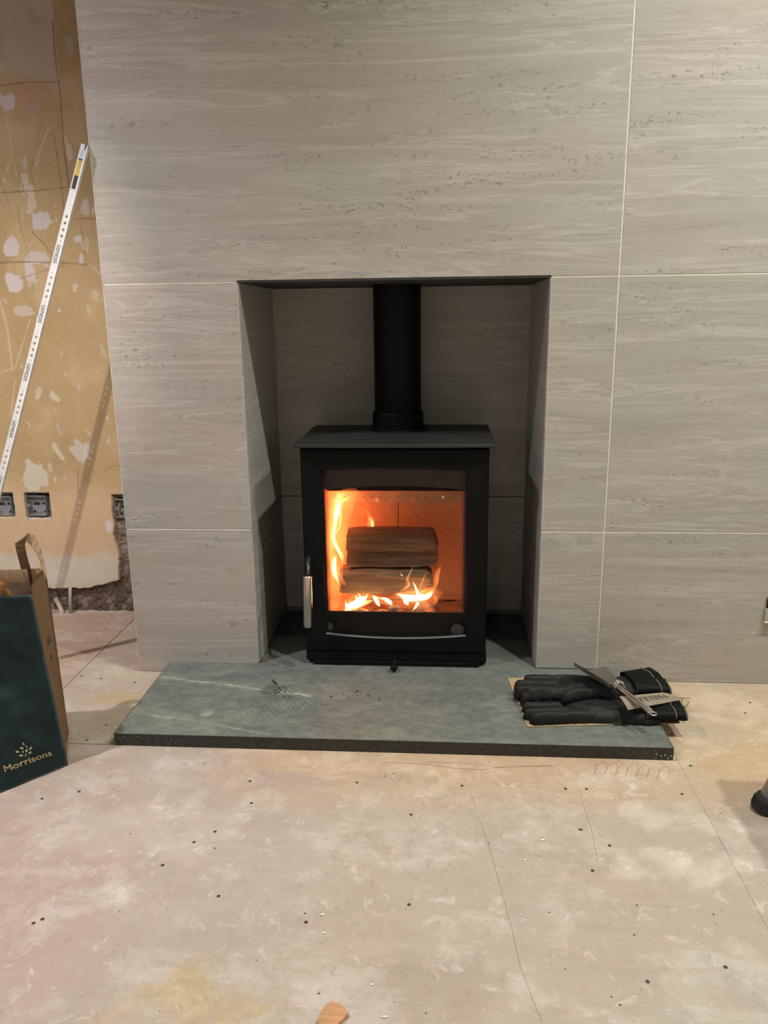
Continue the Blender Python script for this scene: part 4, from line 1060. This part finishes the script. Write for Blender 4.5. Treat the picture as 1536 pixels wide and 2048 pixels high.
def cuff(parent, xa, ya, xb, yb, wa, wb, za, zb2, ha, hb, lab=False):
    """flattened open tube from A to B"""
    a = Vector((xa, ya, za)); b = Vector((xb, yb, zb2)); t = (b - a).normalized(); sidev = Vector((t.y, -t.x, 0)).normalized()
    bm = B(); N = 36; R = []
    for i in range(11):
        f = i / 10; c = a.lerp(b, f); w_ = wa + (wb - wa) * f; h_ = ha + (hb - ha) * f
        R.append([bm.verts.new(c + sidev * w_ * math.cos(2 * math.pi * k / N) + Vector((0, 0, 1)) * (h_ * abs(math.sin(2 * math.pi * k / N)) ** .8 * (1 if k < N / 2 else -1) * (1 + .08 * math.sin(k * 1.7 + f * 4)))) for k in range(N)])
    for p, q in zip(R[:-1], R[1:]):
        for k in range(N): bm.faces.new((p[k], p[(k + 1) % N], q[(k + 1) % N], q[k]))
    bmesh.ops.solidify(bm, geom=bm.faces[:], thickness=.0022)
    c_ = obj('cuff', bm, GLV, parent, True)
    bm = B()
    for f in (.72, .97):
        c = a.lerp(b, f); w_ = wa + (wb - wa) * f + .0012; h_ = ha + (hb - ha) * f + .0012
        pts = [c + sidev * w_ * math.cos(math.pi * k / 24) + Vector((0, 0, 1)) * h_ * abs(math.sin(math.pi * k / 24)) ** .8 * (1 + .08 * math.sin(k * .85 * 1.0 + f * 4)) for k in range(25)]
        tube(bm, pts, .0007, 5)
    obj('seam_stitching', bm, SEAM, c_)
    return c_
gl1 = empty('heat_glove', (1.16, -.24, s_ + .0025), 'black heatproof glove lying underneath, nearer the front edge of the hearth', 'glove', None)
obj('glove_hand', bl, GLV, gl1, True)
cuff(gl1, 1.25, -.244, 1.338, -.236, .036, .046, .050, .052, .0145, .0165)
gl2 = empty('heat_glove', (1.15, -.15, s_ + .005), 'black heatproof glove on top of the other, fingers pointing to the stove', 'glove', None)
obj('glove_hand', bu, GLV, gl2, True)
cuff(gl2, 1.245, -.139, 1.322, -.122, .044, .060, .064, .062, .016, .0185)
# paper band with lettering
def band(u, v):
    # u 0..1 left to right, v 0..1 back to front
    p0 = at(1236 + 92 * u, 1391 - 6 * u + 3 * math.sin(u * 3), 2, .0); p1 = at(1254 + 112 * u, 1420 - 21 * u, 2, .0)
    z = .093 - .020 * v - .006 * u; a = at(1238 + 88 * u, 1393 - 8 * u, 2, .090 - .004 * u); b = at(1256 + 110 * u, 1420 - 21 * u, 2, .076 - .006 * u)
    p = Vector(a).lerp(Vector(b), v); p.z += .003 * math.sin(math.pi * v); return p
bandm = simple('cream_paper', (.56, .48, .36), .75, 0, 50, .06)
tg = obj('paper_band', thick(quadsurf(band, 16, 6), .0006), bandm, None, True); tag(tg, 'cream paper band lying across the glove cuffs', 'paper band')
tl = Vector(tg.location)
# word upside down as in the photo
tm = textmesh('PARKRAY', 1.0, simple('brown_print', (.10, .07, .045), .7), 'band_lettering', tg, lambda u, v: (u, v, 0))
xw = max((v.co + tl).x for v in tm.data.vertices)
for v in tm.data.vertices:
    q = v.co + tl; v.co = band(.86 - .66 * q.x / xw, .28 + .42 * q.y / .72) + Vector((0, -.0006, .0012)) - tl
# scoop
sc = empty('ash_scoop', (1.17, -.20, .10), 'polished steel ash scoop lying across the top glove', 'scoop')
hs = Vector((1.1975, -.228, .098)); he = Vector((1.2495, -.318, .086)); axd = (hs - he).normalized(); lat = axd.cross(Vector((0, 0, 1))).normalized(); upv = lat.cross(axd).normalized()
pax = (axd - upv * .15).normalized(); pup0 = lat.cross(pax).normalized(); RO = .30; lat2 = lat * math.cos(RO) - pup0 * math.sin(RO); pup = lat2.cross(pax).normalized()
def blade(u, v):
    """v along 0 at handle..1 front lip, u -1..1 across"""
    w_ = .020 + .026 * v; Lb = .118
    ang = u * (1.2 - .35 * v)
    r = w_ / math.sin(1.2 - .35 * v)
    x = r * math.sin(ang); z = r * (1 - math.cos(ang))
    ln = Lb * v * (1 - .22 * abs(u) ** 1.5 * v)
    return hs + pax * (.004 + ln) + lat2 * x * 1.12 + pup * (z - .010 + .006 * v)
bm = B(); NU, NV = 24, 16
V = [[bm.verts.new(blade(-1 + 2 * i / NU, j / NV)) for i in range(NU + 1)] for j in range(NV + 1)]
for j in range(NV):
    for i in range(NU): bm.faces.new((V[j][i], V[j][i + 1], V[j + 1][i + 1], V[j + 1][i]))
bm.faces.new(V[0])
obj('scoop_pan', thick(bm, .0009), CHROME, sc, True)
obj('scoop_handle', tube(B(), [tuple(hs + axd * .004), tuple(hs), tuple(he), tuple(he - axd * .003)], [.005, .0068, .0068, .004], 20), CHROME, sc, angle=40)
bm = B(); c = he - axd * .009
pts = [c + axd * .0065 * math.cos(t) + lat * .0065 * math.sin(t) for t in np.linspace(0, 2 * math.pi, 17)]
tube(bm, pts, .0013, 8, cap=False); obj('hanging_ring', bm, CHROME, sc, True)
bm = B(); c = hs - axd * .002 + upv * .0
for dd in (0, .006):
    pts = [c - axd * dd + lat * .012 * math.cos(t) + upv * (.012 * math.sin(t) + .004) for t in np.linspace(-.6, math.pi + .6, 14)]
    tube(bm, pts, .0016, 8)
tube(bm, [c + upv * .016 + lat * .004, c + upv * .018 - axd * .012, c + upv * .008 - axd * .02 + lat * .004], .0012, 8)
obj('bracket', bm, CHROME, sc, True)

# ------------------------------------------------------------------ step stool (one leg in frame)
stool = empty('step_stool', (1.60, -.64, 0), 'grey metal stool at the right edge, its leg ending in a black rubber foot', 'stool')
LEGM = simple('grey_enamelled_tube', (.36, .345, .33), .45, .3, 20, .06); RUB = simple('black_rubber', (.018, .017, .018), .7, 0, 90, .3, .3)
topc = Vector((1.70, -.72, .47))
for (fx, fy) in ((1.408, -.530), (2.03, -.530), (1.408, -1.00), (2.03, -1.00)):
    sx = 1 if fx > 1.7 else -1; sy = 1 if fy > -.75 else -1
    f = Vector((fx, fy, .0)); t = Vector((1.735 + sx * .185, -.76 + sy * .20, .462)); d = (t - f).normalized()
    lg_ = obj('leg', tube(B(), [tuple(f + d * .012), tuple(t)], .0165, 24), LEGM, stool, True)
    rings = [(.0, .020), (.003, .0225), (.024, .0222), (.030, .0205), (.032, .0185)]
    bm = B(); tube(bm, [tuple(f + d * s) for s, r in rings], [r for s, r in rings], 24)
    for v in bm.verts: v.co.z = max(v.co.z, .0004)
    for k in range(24):
        th = 6.283 * k / 24; a = d.cross(Vector((0, 0, 1))).normalized(); b = a.cross(d)
        o_ = (a * math.cos(th) + b * math.sin(th)) * .0226; tube(bm, [tuple(f + d * .007 + o_), tuple(f + d * .022 + o_)], .0013, 5)
    for v in bm.verts: v.co.z = max(v.co.z, .0004)
    obj('rubber_foot', bm, RUB, lg_, angle=40)
obj('stool_top', orounded(B(), 1.548, 1.94, -.985, -.50, .462, .485, .03, 6, .004), simple('grey_stool_top', (.30, .29, .28), .6), stool, angle=40)

# ------------------------------------------------------------------ wood offcut at the bottom of the frame
pts = [at(x, y, 2, .0005) for x, y in ((634, 2048), (640, 2036), (650, 2018), (662, 2008), (676, 2012), (693, 2024), (697, 2034), (684, 2047), (668, 2062), (640, 2066))]
bm = B(); prism(bm, [tuple(p) for p in pts], (0, 0, .006)); bmesh.ops.bevel(bm, geom=[e for e in bm.edges if e.verts[0].co.z > .005 and e.verts[1].co.z > .005], offset=.001, segments=1, affect='EDGES')
tag(obj('wood_offcut', bm, simple('reddish_wood', (.52, .27, .13), .7, 0, 10, .25, .2, stretch=(2, 14, 2))), 'small reddish wood offcut lying on the dusty floor', 'offcut')
